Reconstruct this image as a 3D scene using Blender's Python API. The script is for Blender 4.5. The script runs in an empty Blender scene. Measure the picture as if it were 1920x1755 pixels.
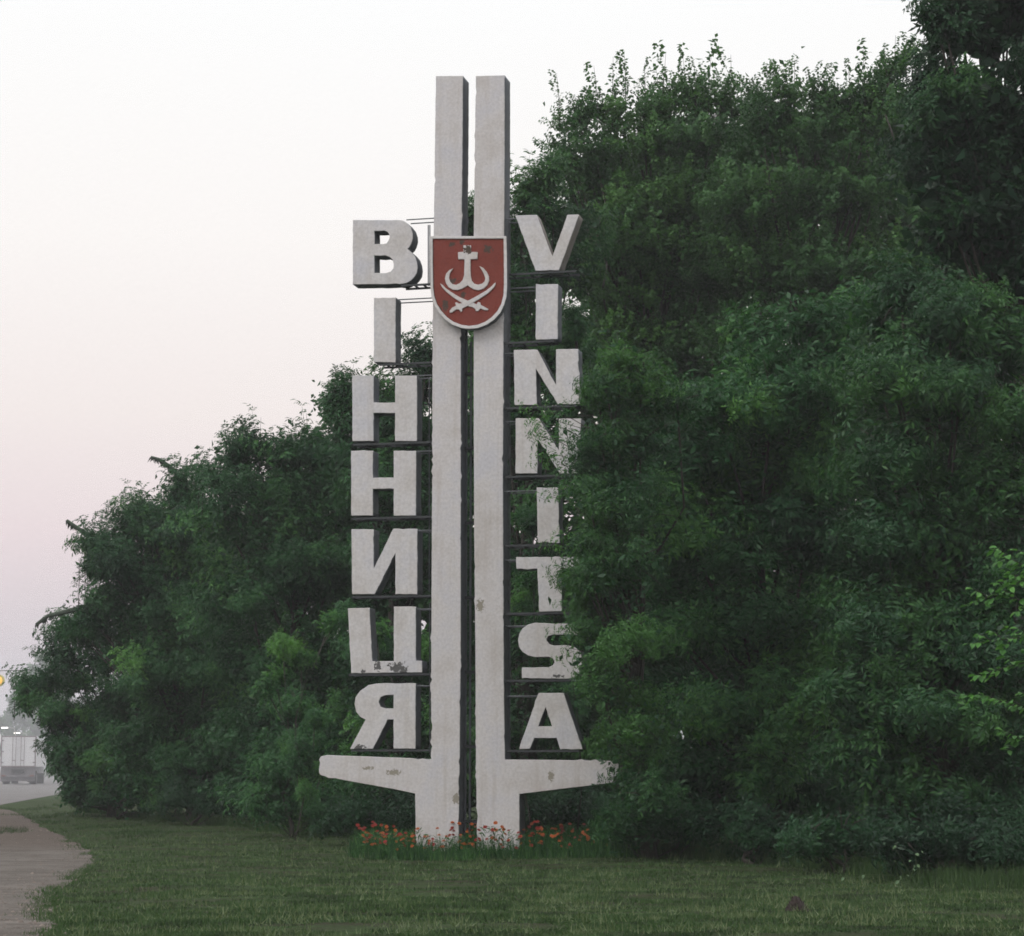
import bpy, math, random
import numpy as np
from mathutils import Vector, Matrix, noise

R = math.radians
rng = random.Random(7)
nrg = np.random.default_rng(11)
sc = bpy.context.scene
COL = sc.collection

# ------------------------------------------------------------------ camera
F = 4000.0                       # focal length in photograph pixels
PITCH = math.atan((1430 - 877.5) / F)
CAMZ = 1.6
cam_d = bpy.data.cameras.new('camera')
cam = bpy.data.objects.new('camera', cam_d)
COL.objects.link(cam)
cam.location = (0, 0, CAMZ)
cam.rotation_euler = (R(90) + PITCH, 0, 0)
cam_d.sensor_width = 36
cam_d.lens = F / 1920 * 36
cam_d.clip_start = 0.2
cam_d.clip_end = 3000
sc.camera = cam

# ------------------------------------------------------------------ world
SUN_EL, SUN_AZ = R(48), R(-122)      # soft light from the sky behind and to the left
w = bpy.data.worlds.new('World')
sc.world = w
w.use_nodes = True
nt = w.node_tree
nt.nodes.clear()
out = nt.nodes.new('ShaderNodeOutputWorld')
bg = nt.nodes.new('ShaderNodeBackground')
bg.inputs[1].default_value = 0.1
sky = nt.nodes.new('ShaderNodeTexSky')
sky.sky_type = 'NISHITA'
sky.sun_disc = False
sky.sun_elevation = SUN_EL
sky.sun_rotation = SUN_AZ
sky.dust_density = 5
sky.air_density = 1
tc = nt.nodes.new('ShaderNodeTexCoord')
sep = nt.nodes.new('ShaderNodeSeparateXYZ')
ramp = nt.nodes.new('ShaderNodeValToRGB')
def lin(r, g, b, k=1.0):
    f = lambda c: (c / 12.92 if c <= 0.04045 else ((c + 0.055) / 1.055) ** 2.4)
    return (f(r / 255) * k, f(g / 255) * k, f(b / 255) * k, 1)
stops = [(0.0, lin(204, 197, 206)), (0.045, lin(211, 202, 208)), (0.105, lin(233, 219, 221)), (0.16, lin(243, 234, 231)),
         (0.24, lin(251, 247, 244)), (0.34, lin(253, 253, 252)), (1.0, lin(255, 255, 255, 1.28))]
cr = ramp.color_ramp
cr.elements[0].position, cr.elements[0].color = stops[0]
cr.elements[1].position, cr.elements[1].color = stops[-1]
for p, c in stops[1:-1]:
    e = cr.elements.new(p); e.color = c
mul = nt.nodes.new('ShaderNodeVectorMath'); mul.operation = 'SCALE'; mul.inputs[3].default_value = 10.6
mix = nt.nodes.new('ShaderNodeMix'); mix.data_type = 'RGBA'; mix.inputs[0].default_value = 0.95
nt.links.new(tc.outputs['Generated'], sep.inputs[0])
nt.links.new(sep.outputs[2], ramp.inputs[0])
nt.links.new(ramp.outputs[0], mul.inputs[0])
nt.links.new(sky.outputs[0], mix.inputs[6])
nt.links.new(mul.outputs[0], mix.inputs[7])
nt.links.new(mix.outputs[2], bg.inputs[0])
nt.links.new(bg.outputs[0], out.inputs[0])

sd = bpy.data.lights.new('sun', 'SUN')
sd.energy = 1.15; sd.angle = R(22); sd.color = (1.0, 0.94, 0.88)
sun = bpy.data.objects.new('sun', sd)
COL.objects.link(sun)
sdir = Vector((math.sin(SUN_AZ) * math.cos(SUN_EL), math.cos(SUN_AZ) * math.cos(SUN_EL), math.sin(SUN_EL)))
sun.rotation_euler = sdir.to_track_quat('Z', 'Y').to_euler()

sc.view_settings.view_transform = 'Standard'
sc.view_settings.look = 'None'
sc.view_settings.gamma = 1
sc.view_settings.exposure = 0.0
sc.view_settings.use_curve_mapping = False
sc.render.engine = 'CYCLES'
sc.cycles.use_denoising = True
sc.cycles.denoising_input_passes = 'RGB_ALBEDO_NORMAL'
sc.cycles.denoising_prefilter = 'FAST'
sc.cycles.max_bounces = 8
sc.cycles.transparent_max_bounces = 8
sc.cycles.volume_bounces = 1
sc.cycles.filter_width = 1.7

HAZE_DENSITY = 0.0006

# ------------------------------------------------------------------ helpers
fwd = Vector((0, math.cos(PITCH), math.sin(PITCH)))
upv = Vector((0, -math.sin(PITCH), math.cos(PITCH)))
def ray(px, py):
    return fwd * F + Vector((1, 0, 0)) * (px - 960) + upv * (877.5 - py)
def at(px, py, Y):                       # the point of the place at depth Y seen there
    d = ray(px, py)
    return Vector((0, 0, CAMZ)) + d * (Y / d.y)
def gr(px, py, z=0.0):                   # the point of the ground seen there
    d = ray(px, py)
    return Vector((0, 0, CAMZ)) + d * ((z - CAMZ) / d.z)

def tag(o, label=None, cat=None, group=None, kind=None):
    if label: o['label'] = label
    if cat: o['category'] = cat
    if group: o['group'] = group
    if kind: o['kind'] = kind
    return o
def empty(name, loc=(0, 0, 0), rz=0.0):
    o = bpy.data.objects.new(name, None)
    COL.objects.link(o); o.location = loc; o.rotation_euler = (0, 0, rz)
    o.empty_display_size = 0.2
    return o
def link(name, me, parent=None, mats=()):
    o = bpy.data.objects.new(name, me)
    COL.objects.link(o)
    if parent: o.parent = parent
    for m in mats: me.materials.append(m)
    return o

class MB:
    def __init__(s): s.v = []; s.f = []; s.m = []
    def add(s, vs, fs, m=0):
        n = len(s.v); s.v += [tuple(v) for v in vs]
        s.f += [tuple(i + n for i in f) for f in fs]; s.m += [m] * len(fs)
    def box(s, c, d, m=0, rot=None):
        vs = [Vector((x * d[0] / 2, y * d[1] / 2, z * d[2] / 2)) for x in (-1, 1) for y in (-1, 1) for z in (-1, 1)]
        if rot: vs = [rot @ v for v in vs]
        vs = [v + Vector(c) for v in vs]
        s.add(vs, [(0, 1, 3, 2), (4, 6, 7, 5), (0, 4, 5, 1), (2, 3, 7, 6), (0, 2, 6, 4), (1, 5, 7, 3)], m)
    def tube(s, pts, rad, n=6, m=0, cap=True):
        pts = [Vector(p) for p in pts]
        if not isinstance(rad, (list, tuple)): rad = [rad] * len(pts)
        rings = []
        for i, p in enumerate(pts):
            t = (pts[min(i + 1, len(pts) - 1)] - pts[max(i - 1, 0)]).normalized()
            a = t.orthogonal().normalized() if i == 0 else (a - t * a.dot(t)).normalized()
            b = t.cross(a)
            rings.append([p + (a * math.cos(k * 2 * math.pi / n) + b * math.sin(k * 2 * math.pi / n)) * rad[i] for k in range(n)])
        vs = [v for r_ in rings for v in r_]
        fs = []
        for i in range(len(pts) - 1):
            for k in range(n):
                k2 = (k + 1) % n
                fs.append((i * n + k, i * n + k2, (i + 1) * n + k2, (i + 1) * n + k))
        if cap:
            fs.append(tuple(range(n - 1, -1, -1))); fs.append(tuple((len(pts) - 1) * n + k for k in range(n)))
        s.add(vs, fs, m)
    def build(s, name, mats, parent=None, smooth=False):
        me = bpy.data.meshes.new(name)
        me.from_pydata(s.v, [], s.f)
        if not isinstance(mats, (list, tuple)): mats = [mats]
        for m in mats: me.materials.append(m)
        me.polygons.foreach_set('material_index', s.m)
        if smooth: me.polygons.foreach_set('use_smooth', [True] * len(s.f))
        me.update()
        return link(name, me, parent)

# ------------------------------------------------------------------ materials
def newmat(name):
    m = bpy.data.materials.new(name); m.use_nodes = True
    n = m.node_tree.nodes; l = m.node_tree.links
    return m, n, l, n['Principled BSDF']
def noise_node(n, l, scale, detail=4, rough=0.6, vec=None, dist=0.0):
    t = n.new('ShaderNodeTexNoise'); t.inputs['Scale'].default_value = scale
    t.inputs['Detail'].default_value = detail; t.inputs['Roughness'].default_value = rough
    t.inputs['Distortion'].default_value = dist
    if vec is not None: l.new(vec, t.inputs['Vector'])
    return t
def ramp_node(n, l, src, stops):
    r_ = n.new('ShaderNodeValToRGB'); l.new(src, r_.inputs[0])
    e = r_.color_ramp.elements
    e[0].position, e[0].color = stops[0][0], (*stops[0][1], 1)
    e[1].position, e[1].color = stops[-1][0], (*stops[-1][1], 1)
    for p, c in stops[1:-1]:
        q = e.new(p); q.color = (*c, 1)
    return r_
def mixc(n, l, fac, a, b, mode='MIX'):
    m = n.new('ShaderNodeMix'); m.data_type = 'RGBA'; m.blend_type = mode
    for idx, v in ((0, fac), (6, a), (7, b)):
        if hasattr(v, 'node'): l.new(v, m.inputs[idx])
        elif idx == 0: m.inputs[0].default_value = v
        else: m.inputs[idx].default_value = (*v, 1)
    return m.outputs[2]
def bump(n, l, h, bs, strength=0.3, dist=0.01):
    b = n.new('ShaderNodeBump'); b.inputs['Strength'].default_value = strength
    b.inputs['Distance'].default_value = dist
    l.new(h, b.inputs['Height']); l.new(b.outputs[0], bs.inputs['Normal'])
def obj_coord(n): return n.new('ShaderNodeTexCoord').outputs['Object']

def plain(name, col, rough=0.6, scale=8, var=0.25, metal=0.0, bumps=0.15):
    m, n, l, bs = newmat(name)
    t = noise_node(n, l, scale, 5, 0.65, obj_coord(n))
    c = ramp_node(n, l, t.outputs[0], [(0.3, tuple(x * (1 - var) for x in col)), (0.7, tuple(x * (1 + var) for x in col))])
    l.new(c.outputs[0], bs.inputs['Base Color'])
    bs.inputs['Roughness'].default_value = rough; bs.inputs['Metallic'].default_value = metal
    bump(n, l, t.outputs[0], bs, bumps, 0.01)
    return m

def spots_mask(n, l, co, spots, warp=0.9, nscale=24):
    """sharp blotches of given place and size (u, v, ru, rv) on the monument's face"""
    nz = noise_node(n, l, nscale, 3, 0.6, co)
    tot = None
    for (u, v, ru, rv) in spots:
        s = n.new('ShaderNodeVectorMath'); s.operation = 'SUBTRACT'; l.new(co, s.inputs[0]); s.inputs[1].default_value = (u, 0, v)
        q = n.new('ShaderNodeVectorMath'); q.operation = 'MULTIPLY'; l.new(s.outputs[0], q.inputs[0]); q.inputs[1].default_value = (1 / ru, 0, 1 / rv)
        le = n.new('ShaderNodeVectorMath'); le.operation = 'LENGTH'; l.new(q.outputs[0], le.inputs[0])
        a = n.new('ShaderNodeMath'); a.operation = 'MULTIPLY_ADD'; l.new(nz.outputs[0], a.inputs[0]); a.inputs[1].default_value = warp * 4
        l.new(le.outputs[1], a.inputs[2])
        c = n.new('ShaderNodeMapRange'); l.new(a.outputs[0], c.inputs[0])
        c.inputs[1].default_value = 1.0 + warp * 2 - .12; c.inputs[2].default_value = 1.0 + warp * 2 + .12
        c.inputs[3].default_value = 1; c.inputs[4].default_value = 0
        if tot is None: tot = c.outputs[0]
        else:
            mx = n.new('ShaderNodeMath'); mx.operation = 'MAXIMUM'; l.new(tot, mx.inputs[0]); l.new(c.outputs[0], mx.inputs[1]); tot = mx.outputs[0]
    return tot

def paint_mat(name, base, spots=(), spot_col=(0.09, 0.09, 0.10), grime=1.0, chip=0.68):
    m, n, l, bs = newmat(name)
    co = obj_coord(n)
    big = noise_node(n, l, 1.3, 5, 0.6, co)
    fine = noise_node(n, l, 22, 6, 0.7, co)
    mp = n.new('ShaderNodeMapping'); l.new(co, mp.inputs[0]); mp.inputs['Scale'].default_value = (7, 7, 0.5)
    streak = noise_node(n, l, 1.0, 4, 0.6, mp.outputs[0])
    b1 = (base[0] * .90, base[1] * .885, base[2] * .86)
    c = ramp_node(n, l, big.outputs[0], [(0.36, b1), (0.5, base), (0.66, (base[0] * .93, base[1] * .95, base[2] * 1.0))]).outputs[0]
    f = ramp_node(n, l, fine.outputs[0], [(0.35, (0.86,) * 3), (0.65, (1.06,) * 3)]).outputs[0]
    c = mixc(n, l, 1.0, c, f, 'MULTIPLY')
    sf = n.new('ShaderNodeMapRange'); l.new(streak.outputs[0], sf.inputs[0])
    sf.inputs[1].default_value = 0.52; sf.inputs[2].default_value = 0.8; sf.inputs[3].default_value = 0; sf.inputs[4].default_value = 0.45 * grime
    c = mixc(n, l, sf.outputs[0], c, (base[0] * .62, base[1] * .56, base[2] * .48))
    ch = noise_node(n, l, 5.5, 7, 0.75, co, 0.6)
    cm = n.new('ShaderNodeMapRange'); l.new(ch.outputs[0], cm.inputs[0])
    cm.inputs[1].default_value = chip; cm.inputs[2].default_value = chip + .02
    c = mixc(n, l, cm.outputs[0], c, (base[0] * .5, base[1] * .46, base[2] * .42))
    hgt = mixc(n, l, 0.5, fine.outputs[0], big.outputs[0])
    if spots:
        sm = spots_mask(n, l, co, spots)
        c = mixc(n, l, sm, c, spot_col)
    l.new(c, bs.inputs['Base Color'])
    bs.inputs['Roughness'].default_value = 0.75
    bs.inputs['Specular IOR Level'].default_value = 0.25
    bump(n, l, hgt, bs, 0.35, 0.02)
    return m

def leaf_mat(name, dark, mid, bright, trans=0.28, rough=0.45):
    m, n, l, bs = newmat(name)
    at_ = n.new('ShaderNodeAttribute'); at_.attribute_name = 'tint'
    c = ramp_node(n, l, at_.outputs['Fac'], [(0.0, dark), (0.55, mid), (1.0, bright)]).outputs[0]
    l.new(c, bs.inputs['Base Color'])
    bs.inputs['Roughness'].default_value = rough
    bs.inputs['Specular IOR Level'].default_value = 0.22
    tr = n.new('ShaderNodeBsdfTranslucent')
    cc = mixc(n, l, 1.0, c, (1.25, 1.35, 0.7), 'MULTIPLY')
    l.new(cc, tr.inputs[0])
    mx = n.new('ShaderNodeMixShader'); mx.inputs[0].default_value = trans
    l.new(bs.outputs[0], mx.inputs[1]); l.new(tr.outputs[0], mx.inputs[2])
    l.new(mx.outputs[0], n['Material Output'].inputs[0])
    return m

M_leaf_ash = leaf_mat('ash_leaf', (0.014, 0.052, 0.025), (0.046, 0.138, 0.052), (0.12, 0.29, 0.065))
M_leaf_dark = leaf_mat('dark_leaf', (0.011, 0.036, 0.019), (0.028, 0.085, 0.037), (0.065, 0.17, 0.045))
M_leaf_far = leaf_mat('olive_leaf', (0.019, 0.058, 0.022), (0.046, 0.126, 0.040), (0.085, 0.20, 0.05))
M_leaf_lime = leaf_mat('lime_leaf', (0.05, 0.13, 0.04), (0.085, 0.23, 0.06), (0.14, 0.33, 0.08))
M_grass = leaf_mat('grass_blade', (0.020, 0.038, 0.015), (0.045, 0.095, 0.028), (0.15, 0.19, 0.10), 0.15, 0.6)
M_bark = plain('bark', (0.040, 0.036, 0.030), 0.9, 18, 0.4, 0, 0.6)
M_stem = plain('green_stem', (0.06, 0.10, 0.04), 0.7, 20, 0.3)

# ------------------------------------------------------------------ ground
RX0, RK = -8.8, -0.13                     # right edge of the carriageway: x = RX0 + RK * Y
LAY = [(118, 1800), (116, 1757), (104, 1722), (101, 1690), (108, 1663), (150, 1647), (168, 1625), (172, 1603), (160, 1588), (128, 1574), (98, 1560), (72, 1547), (52, 1534), (22, 1520), (-60, 1506)]
lay_pts = [gr(*p) for p in LAY]
lay_pts = [Vector((lay_pts[0].x + 1.0, 6, 0))] + lay_pts
def lay_edge(Y):                          # x of the gravel's right edge at depth Y
    for a, b in zip(lay_pts[:-1], lay_pts[1:]):
        if a.y <= Y <= b.y: return a.x + (b.x - a.x) * (Y - a.y) / (b.y - a.y + 1e-6)
    return RX0 + RK * Y
ly = np.array([p.y for p in lay_pts] + [lay_pts[-1].y + 1, 700]); lx = np.array([p.x for p in lay_pts] + [RX0 + RK * (lay_pts[-1].y + 1), RX0 + RK * 700])
def edge_np(Y): return np.interp(Y, ly, lx)
def ground_z(x, y):
    d = x - float(edge_np(y))
    k = max(0.0, min(1.0, (d - 0.15) / 1.2))
    if y > 75: k *= max(0, 1 - (y - 75) / 20)
    return k * (0.05 + 0.05 * noise.noise(Vector((x * .35, y * .35, 0))) + 0.02 * noise.noise(Vector((x * 1.6, y * 1.6, 3))))
xs = sorted(set([-700, -400, -200, -100, -60, -45, -35, -30] + list(np.arange(-26, 22, 0.3)) + [25, 32, 45, 70, 120, 250, 450, 700]))
ys = sorted(set([-60, -20, 0, 6, 10, 14] + list(np.arange(17, 76, 0.3)) + [80, 90, 105, 130, 180, 250, 350, 500, 700, 1000]))
V = [(x, y, ground_z(x, y)) for y in ys for x in xs]
nx = len(xs)
Fc = [(j * nx + i, j * nx + i + 1, (j + 1) * nx + i + 1, (j + 1) * nx + i) for j in range(len(ys) - 1) for i in range(nx - 1)]
m, n, l, bs = newmat('turf')
co = obj_coord(n)
t1 = noise_node(n, l, 0.5, 6, 0.6, co); t2 = noise_node(n, l, 14, 5, 0.7, co)
mp = n.new('ShaderNodeMapping'); l.new(co, mp.inputs[0]); mp.inputs['Scale'].default_value = (0.5, 1.8, 1); mp.inputs['Rotation'].default_value = (0, 0, 0.2)
t3 = noise_node(n, l, 1.4, 5, 0.65, mp.outputs[0])
c = ramp_node(n, l, t1.outputs[0], [(0.3, (0.028, 0.050, 0.018)), (0.7, (0.042, 0.085, 0.026))]).outputs[0]
c2 = ramp_node(n, l, t3.outputs[0], [(0.40, (0, 0, 0)), (0.62, (1, 1, 1))]).outputs[0]
c = mixc(n, l, c2, (0.036, 0.040, 0.022), c)
f = ramp_node(n, l, t2.outputs[0], [(0.3, (0.6,) * 3), (0.7, (1.35,) * 3)]).outputs[0]
c = mixc(n, l, 1.0, c, f, 'MULTIPLY')
l.new(c, bs.inputs['Base Color']); bs.inputs['Roughness'].default_value = 0.95; bs.inputs['Specular IOR Level'].default_value = 0.1
bump(n, l, t2.outputs[0], bs, 0.8, 0.04)
me = bpy.data.meshes.new('ground'); me.from_pydata(V, [], Fc); me.update()
tag(link('ground', me, None, [m]), kind='structure')

# gravel lay-by beside the carriageway
m, n, l, bs = newmat('worn_gravel')
co = obj_coord(n)
t1 = noise_node(n, l, 0.8, 6, 0.65, co); t2 = noise_node(n, l, 30, 6, 0.7, co)
mp = n.new('ShaderNodeMapping'); l.new(co, mp.inputs[0]); mp.inputs['Scale'].default_value = (0.7, 1.2, 1)
t3 = noise_node(n, l, 1.8, 7, 0.7, mp.outputs[0], 0.5)
c = ramp_node(n, l, t1.outputs[0], [(0.3, (0.088, 0.078, 0.069)), (0.7, (0.165, 0.149, 0.137))]).outputs[0]
f = ramp_node(n, l, t2.outputs[0], [(0.3, (0.6,) * 3), (0.7, (1.35,) * 3)]).outputs[0]
c = mixc(n, l, 1.0, c, f, 'MULTIPLY')
dm = n.new('ShaderNodeMapRange'); l.new(t3.outputs[0], dm.inputs[0]); dm.inputs[1].default_value = 0.48; dm.inputs[2].default_value = 0.62; dm.inputs[4].default_value = 0.8
c = mixc(n, l, dm.outputs[0], c, (0.075, 0.062, 0.052))
sy = n.new('ShaderNodeSeparateXYZ'); l.new(co, sy.inputs[0])
ym = n.new('ShaderNodeMapRange'); l.new(sy.outputs[1], ym.inputs[0]); ym.inputs[1].default_value = 38.5; ym.inputs[2].default_value = 43; ym.inputs[4].default_value = 0.75
c = mixc(n, l, ym.outputs[0], c, (0.085, 0.066, 0.055))
l.new(c, bs.inputs['Base Color']); bs.inputs['Roughness'].default_value = 0.9; bs.inputs['Specular IOR Level'].default_value = 0.2
bump(n, l, t2.outputs[0], bs, 0.6, 0.02)
right = []
for a, b in zip(lay_pts[:-1], lay_pts[1:]):
    k = max(1, int((b - a).length / 0.12))
    for i in range(k):
        p = a.lerp(b, i / k)
        w_ = 0.12 * noise.noise(Vector((p.x * .6, p.y * .45, 0))) + 0.02 * noise.noise(Vector((p.x * 7, p.y * 7, 5)))
        right.append((p.x + w_, p.y))
mbg = MB()
for (x0, y0), (x1, y1) in zip(right[:-1], right[1:]):
    mbg.add([(RX0 + RK * y0 - 1.0, y0, .004), (x0, y0, .004), (x1, y1, .004), (RX0 + RK * y1 - 1.0, y1, .004)], [(0, 1, 2, 3)])
tag(mbg.build('gravel_verge', m), kind='structure')

# carriageway
m, n, l, bs = newmat('asphalt')
co = obj_coord(n)
t1 = noise_node(n, l, 0.4, 5, 0.6, co); t2 = noise_node(n, l, 40, 5, 0.7, co)
c = ramp_node(n, l, t1.outputs[0], [(0.3, (0.10, 0.095, 0.095)), (0.7, (0.15, 0.14, 0.14))]).outputs[0]
f = ramp_node(n, l, t2.outputs[0], [(0.3, (0.8,) * 3), (0.7, (1.15,) * 3)]).outputs[0]
c = mixc(n, l, 1.0, c, f, 'MULTIPLY')
l.new(c, bs.inputs['Base Color']); bs.inputs['Roughness'].default_value = 0.8
bump(n, l, t2.outputs[0], bs, 0.3, 0.01)
mbr = MB()
yy = list(range(-40, 900, 10))
for a, b in zip(yy[:-1], yy[1:]):
    mbr.add([(RX0 + RK * a - 15, a, .009), (RX0 + RK * a, a, .009), (RX0 + RK * b, b, .009), (RX0 + RK * b - 15, b, .009)], [(0, 1, 2, 3)])
tag(mbr.build('road', m), kind='structure')
M_white = plain('road_paint', (0.6, 0.6, 0.58), 0.7, 6, 0.15)
mbl = MB()
for k in range(-2, 60):
    a = k * 14; b = a + 6
    mbl.add([(RX0 + RK * a - 7.56, a, .014), (RX0 + RK * a - 7.44, a, .014), (RX0 + RK * b - 7.44, b, .014), (RX0 + RK * b - 7.56, b, .014)], [(0, 1, 2, 3)])
for a, b in zip(yy[:-1], yy[1:]):
    for off in (14.4,):
        mbl.add([(RX0 + RK * a - off - .12, a, .014), (RX0 + RK * a - off, a, .014), (RX0 + RK * b - off, b, .014), (RX0 + RK * b - off - .12, b, .014)], [(0, 1, 2, 3)])
tag(mbl.build('road_markings', M_white), kind='structure')

# ------------------------------------------------------------------ the monument
YAW = R(13.5)
MY = 36.0
M0 = Vector(((877 - 960) / F * MY, MY, 0.0))
ud = Vector((math.cos(YAW), -math.sin(YAW), 0)); nd = Vector((-math.sin(YAW), -math.cos(YAW), 0))
def uv(px, py, off=0.0):                  # photograph point on the monument's front plane (off metres proud of it)
    d = ray(px, py); o = Vector((0, 0, CAMZ)); p0 = M0 + nd * off
    t = (p0 - o).dot(nd) / d.dot(nd)
    P = o + d * t - p0
    return P.dot(ud), P.z
mon = empty('welcome_monument', M0, -YAW)
tag(mon, 'tall white twin-column city monument with letters down both sides and a red shield', 'monument')

def crop(ox, oy, s, pts): return [(ox + x / s, oy + y / s) for x, y in pts]
def rag(pts, step=0.06, amp=0.003, burr=0.02, burr_amp=0.012, closed=True, r=rng):
    res = []; sd0 = r.uniform(0, 99)
    for i in range(len(pts)):
        a = Vector(pts[i]); b = Vector(pts[(i + 1) % len(pts)])
        L = (b - a).length
        k = max(1, int(L / step))
        if L < 1e-6: continue
        nrm = Vector(((b - a).y, -(b - a).x)) / L
        for j in range(k):
            p = a.lerp(b, (j + (0 if j == 0 else r.uniform(-.3, .3))) / k)
            d = r.gauss(0, amp)
            if j and r.random() < burr * 2.2 * max(0, .25 + 1.6 * noise.noise(Vector((p.x * 1.1 + sd0, p.y * 1.1, sd0)))): d += r.choice((-1, 1)) * burr_amp * r.uniform(.4, 1)
            res.append(tuple(p + nrm * d))
    return res
def smooth_curve(pts, it=1):
    for _ in range(it):
        q = []
        for i in range(len(pts)):
            a, b = pts[i], pts[(i + 1) % len(pts)]
            q += [(a[0] * .75 + b[0] * .25, a[1] * .75 + b[1] * .25), (a[0] * .25 + b[0] * .75, a[1] * .25 + b[1] * .75)]
        pts = q
    return pts
def slab(name, loops, depth, mats, parent, y_front=0.0, bev=0.007, split=True):
    """a plate cut to the given outlines: front at y = y_front, going back depth"""
    cu = bpy.data.curves.new('tmp', 'CURVE'); cu.dimensions = '2D'; cu.fill_mode = 'BOTH'
    for lp in loops:
        s = cu.splines.new('POLY'); s.points.add(len(lp) - 1)
        for p, (x, y) in zip(s.points, lp): p.co = (x, y, 0, 1)
        s.use_cyclic_u = True
    cu.extrude = depth / 2 - bev
    cu.bevel_depth = bev; cu.bevel_resolution = 0; cu.offset = -bev
    to = bpy.data.objects.new('tmp', cu)
    me = bpy.data.meshes.new_from_object(to)
    bpy.data.objects.remove(to); bpy.data.curves.remove(cu)
    me.name = name
    co_ = np.empty(len(me.vertices) * 3); me.vertices.foreach_get('co', co_); co_ = co_.reshape(-1, 3)
    new = np.stack([co_[:, 0], y_front + depth / 2 - co_[:, 2], co_[:, 1]], 1)
    me.vertices.foreach_set('co', new.ravel()); me.update()
    me.materials.clear()
    for mm in mats: me.materials.append(mm)
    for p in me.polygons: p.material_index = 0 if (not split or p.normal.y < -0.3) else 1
    o = link(name, me, parent)
    return o

def sp(px, py, rx, ry):
    u, v = uv(px, py); k = MY / F
    return (u, v, rx * k, ry * k)
M_col = paint_mat('whitewash', (0.59, 0.575, 0.58), [sp(856, 1497, 7, 9), sp(1033, 1455, 5, 9), sp(901, 1135, 7, 10), sp(690, 1440, 10, 3), sp(738, 1448, 14, 5)], (0.28, 0.26, 0.22), 1.0, 0.70)
M_let = paint_mat('letter_paint', (0.59, 0.58, 0.585), [sp(744, 1252, 17, 10), sp(708, 1248, 7, 8), sp(757, 1259, 7, 5), sp(680, 1259, 4, 3), sp(674, 1401, 11, 5), sp(1046, 1268, 9, 3), sp(1022, 1018, 8, 3)], (0.10, 0.10, 0.10), 0.7, 0.73)
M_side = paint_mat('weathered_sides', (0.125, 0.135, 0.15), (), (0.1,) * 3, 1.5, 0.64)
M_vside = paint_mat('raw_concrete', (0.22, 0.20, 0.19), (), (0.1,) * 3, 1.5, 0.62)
M_rod = plain('grey_steel', (0.14, 0.15, 0.165), 0.6, 10, 0.35, 0.3)
M_rodd = plain('dark_steel', (0.045, 0.05, 0.055), 0.7, 10, 0.3, 0.2)

CD = 0.42
left = [(817, 142), (868, 142), (867, 300), (865, 440), (864, 620), (864, 900), (864, 1200), (862, 1420), (860, 1560), (859, 1650), (779, 1650), (779, 1530), (778, 1488),
        (738, 1480), (700, 1473), (650, 1464), (610, 1456), (600, 1453), (598, 1448), (598, 1424), (602, 1418), (614, 1416), (700, 1419), (809, 1423), (808, 1300), (809, 1100), (810, 900), (811, 620), (813, 440), (815, 300)]
right_ = [(892, 142), (946, 141), (946, 300), (945, 440), (944, 620), (943, 900), (944, 1100), (945, 1300), (947, 1424), (1050, 1425), (1153, 1427), (1158, 1429), (1160, 1434), (1160, 1466),
          (1100, 1474), (1040, 1481), (974, 1489), (974, 1560), (974, 1650), (894, 1650), (894, 1560), (892, 1400), (891, 1200), (889, 1000), (888, 800), (888, 440), (890, 300)]
for pts, lab in ((left, 'left column with its wing pointing left'), (right_, 'right column with its wing pointing right')):
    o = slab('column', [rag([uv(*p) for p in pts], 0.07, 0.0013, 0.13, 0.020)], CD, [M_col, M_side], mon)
    o['label'] = lab

LD = 0.34
H = lambda x0, x1, x2, x3, y0, y1, y2, y3: [(x0, y0), (x1, y0), (x1, y1), (x2, y1), (x2, y0), (x3, y0), (x3, y3), (x2, y3), (x2, y2), (x1, y2), (x1, y3), (x0, y3)]
Bo = [(125, 130), (640, 130), (680, 140), (725, 168), (762, 215), (783, 275), (785, 330), (770, 385), (748, 425), (725, 448), (770, 485), (808, 530), (830, 590), (838, 650), (830, 710), (805, 755), (765, 797), (710, 823), (640, 835), (125, 838)]
Bh1 = [(362, 250), (470, 250), (505, 262), (524, 290), (528, 320), (518, 355), (495, 384), (450, 395), (362, 395)]
Bh2 = [(362, 520), (480, 520), (530, 538), (562, 570), (575, 615), (568, 660), (540, 697), (490, 712), (362, 712)]
So = [(1640, 1228), (1345, 1222), (1300, 1232), (1262, 1258), (1240, 1295), (1232, 1335), (1240, 1380), (1262, 1412), (1300, 1437), (1345, 1446), (1435, 1446), (1462, 1458), (1473, 1480), (1462, 1502), (1435, 1512), (1258, 1515),
      (1258, 1585), (1555, 1590), (1600, 1582), (1635, 1558), (1655, 1515), (1658, 1460), (1642, 1410), (1605, 1378), (1560, 1368), (1465, 1370), (1437, 1360), (1422, 1334), (1432, 1308), (1462, 1298), (1640, 1300)]
c1 = lambda p: crop(620, 360, 3.51, p); c2_ = lambda p: crop(620, 820, 3.51, p); c3 = lambda p: crop(560, 1220, 3.0, p)
cB = lambda p: crop(640, 390, 5.85, p); cV = lambda p: crop(940, 380, 6.75, p); cN = lambda p: crop(940, 760, 3.25, p)
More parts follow.
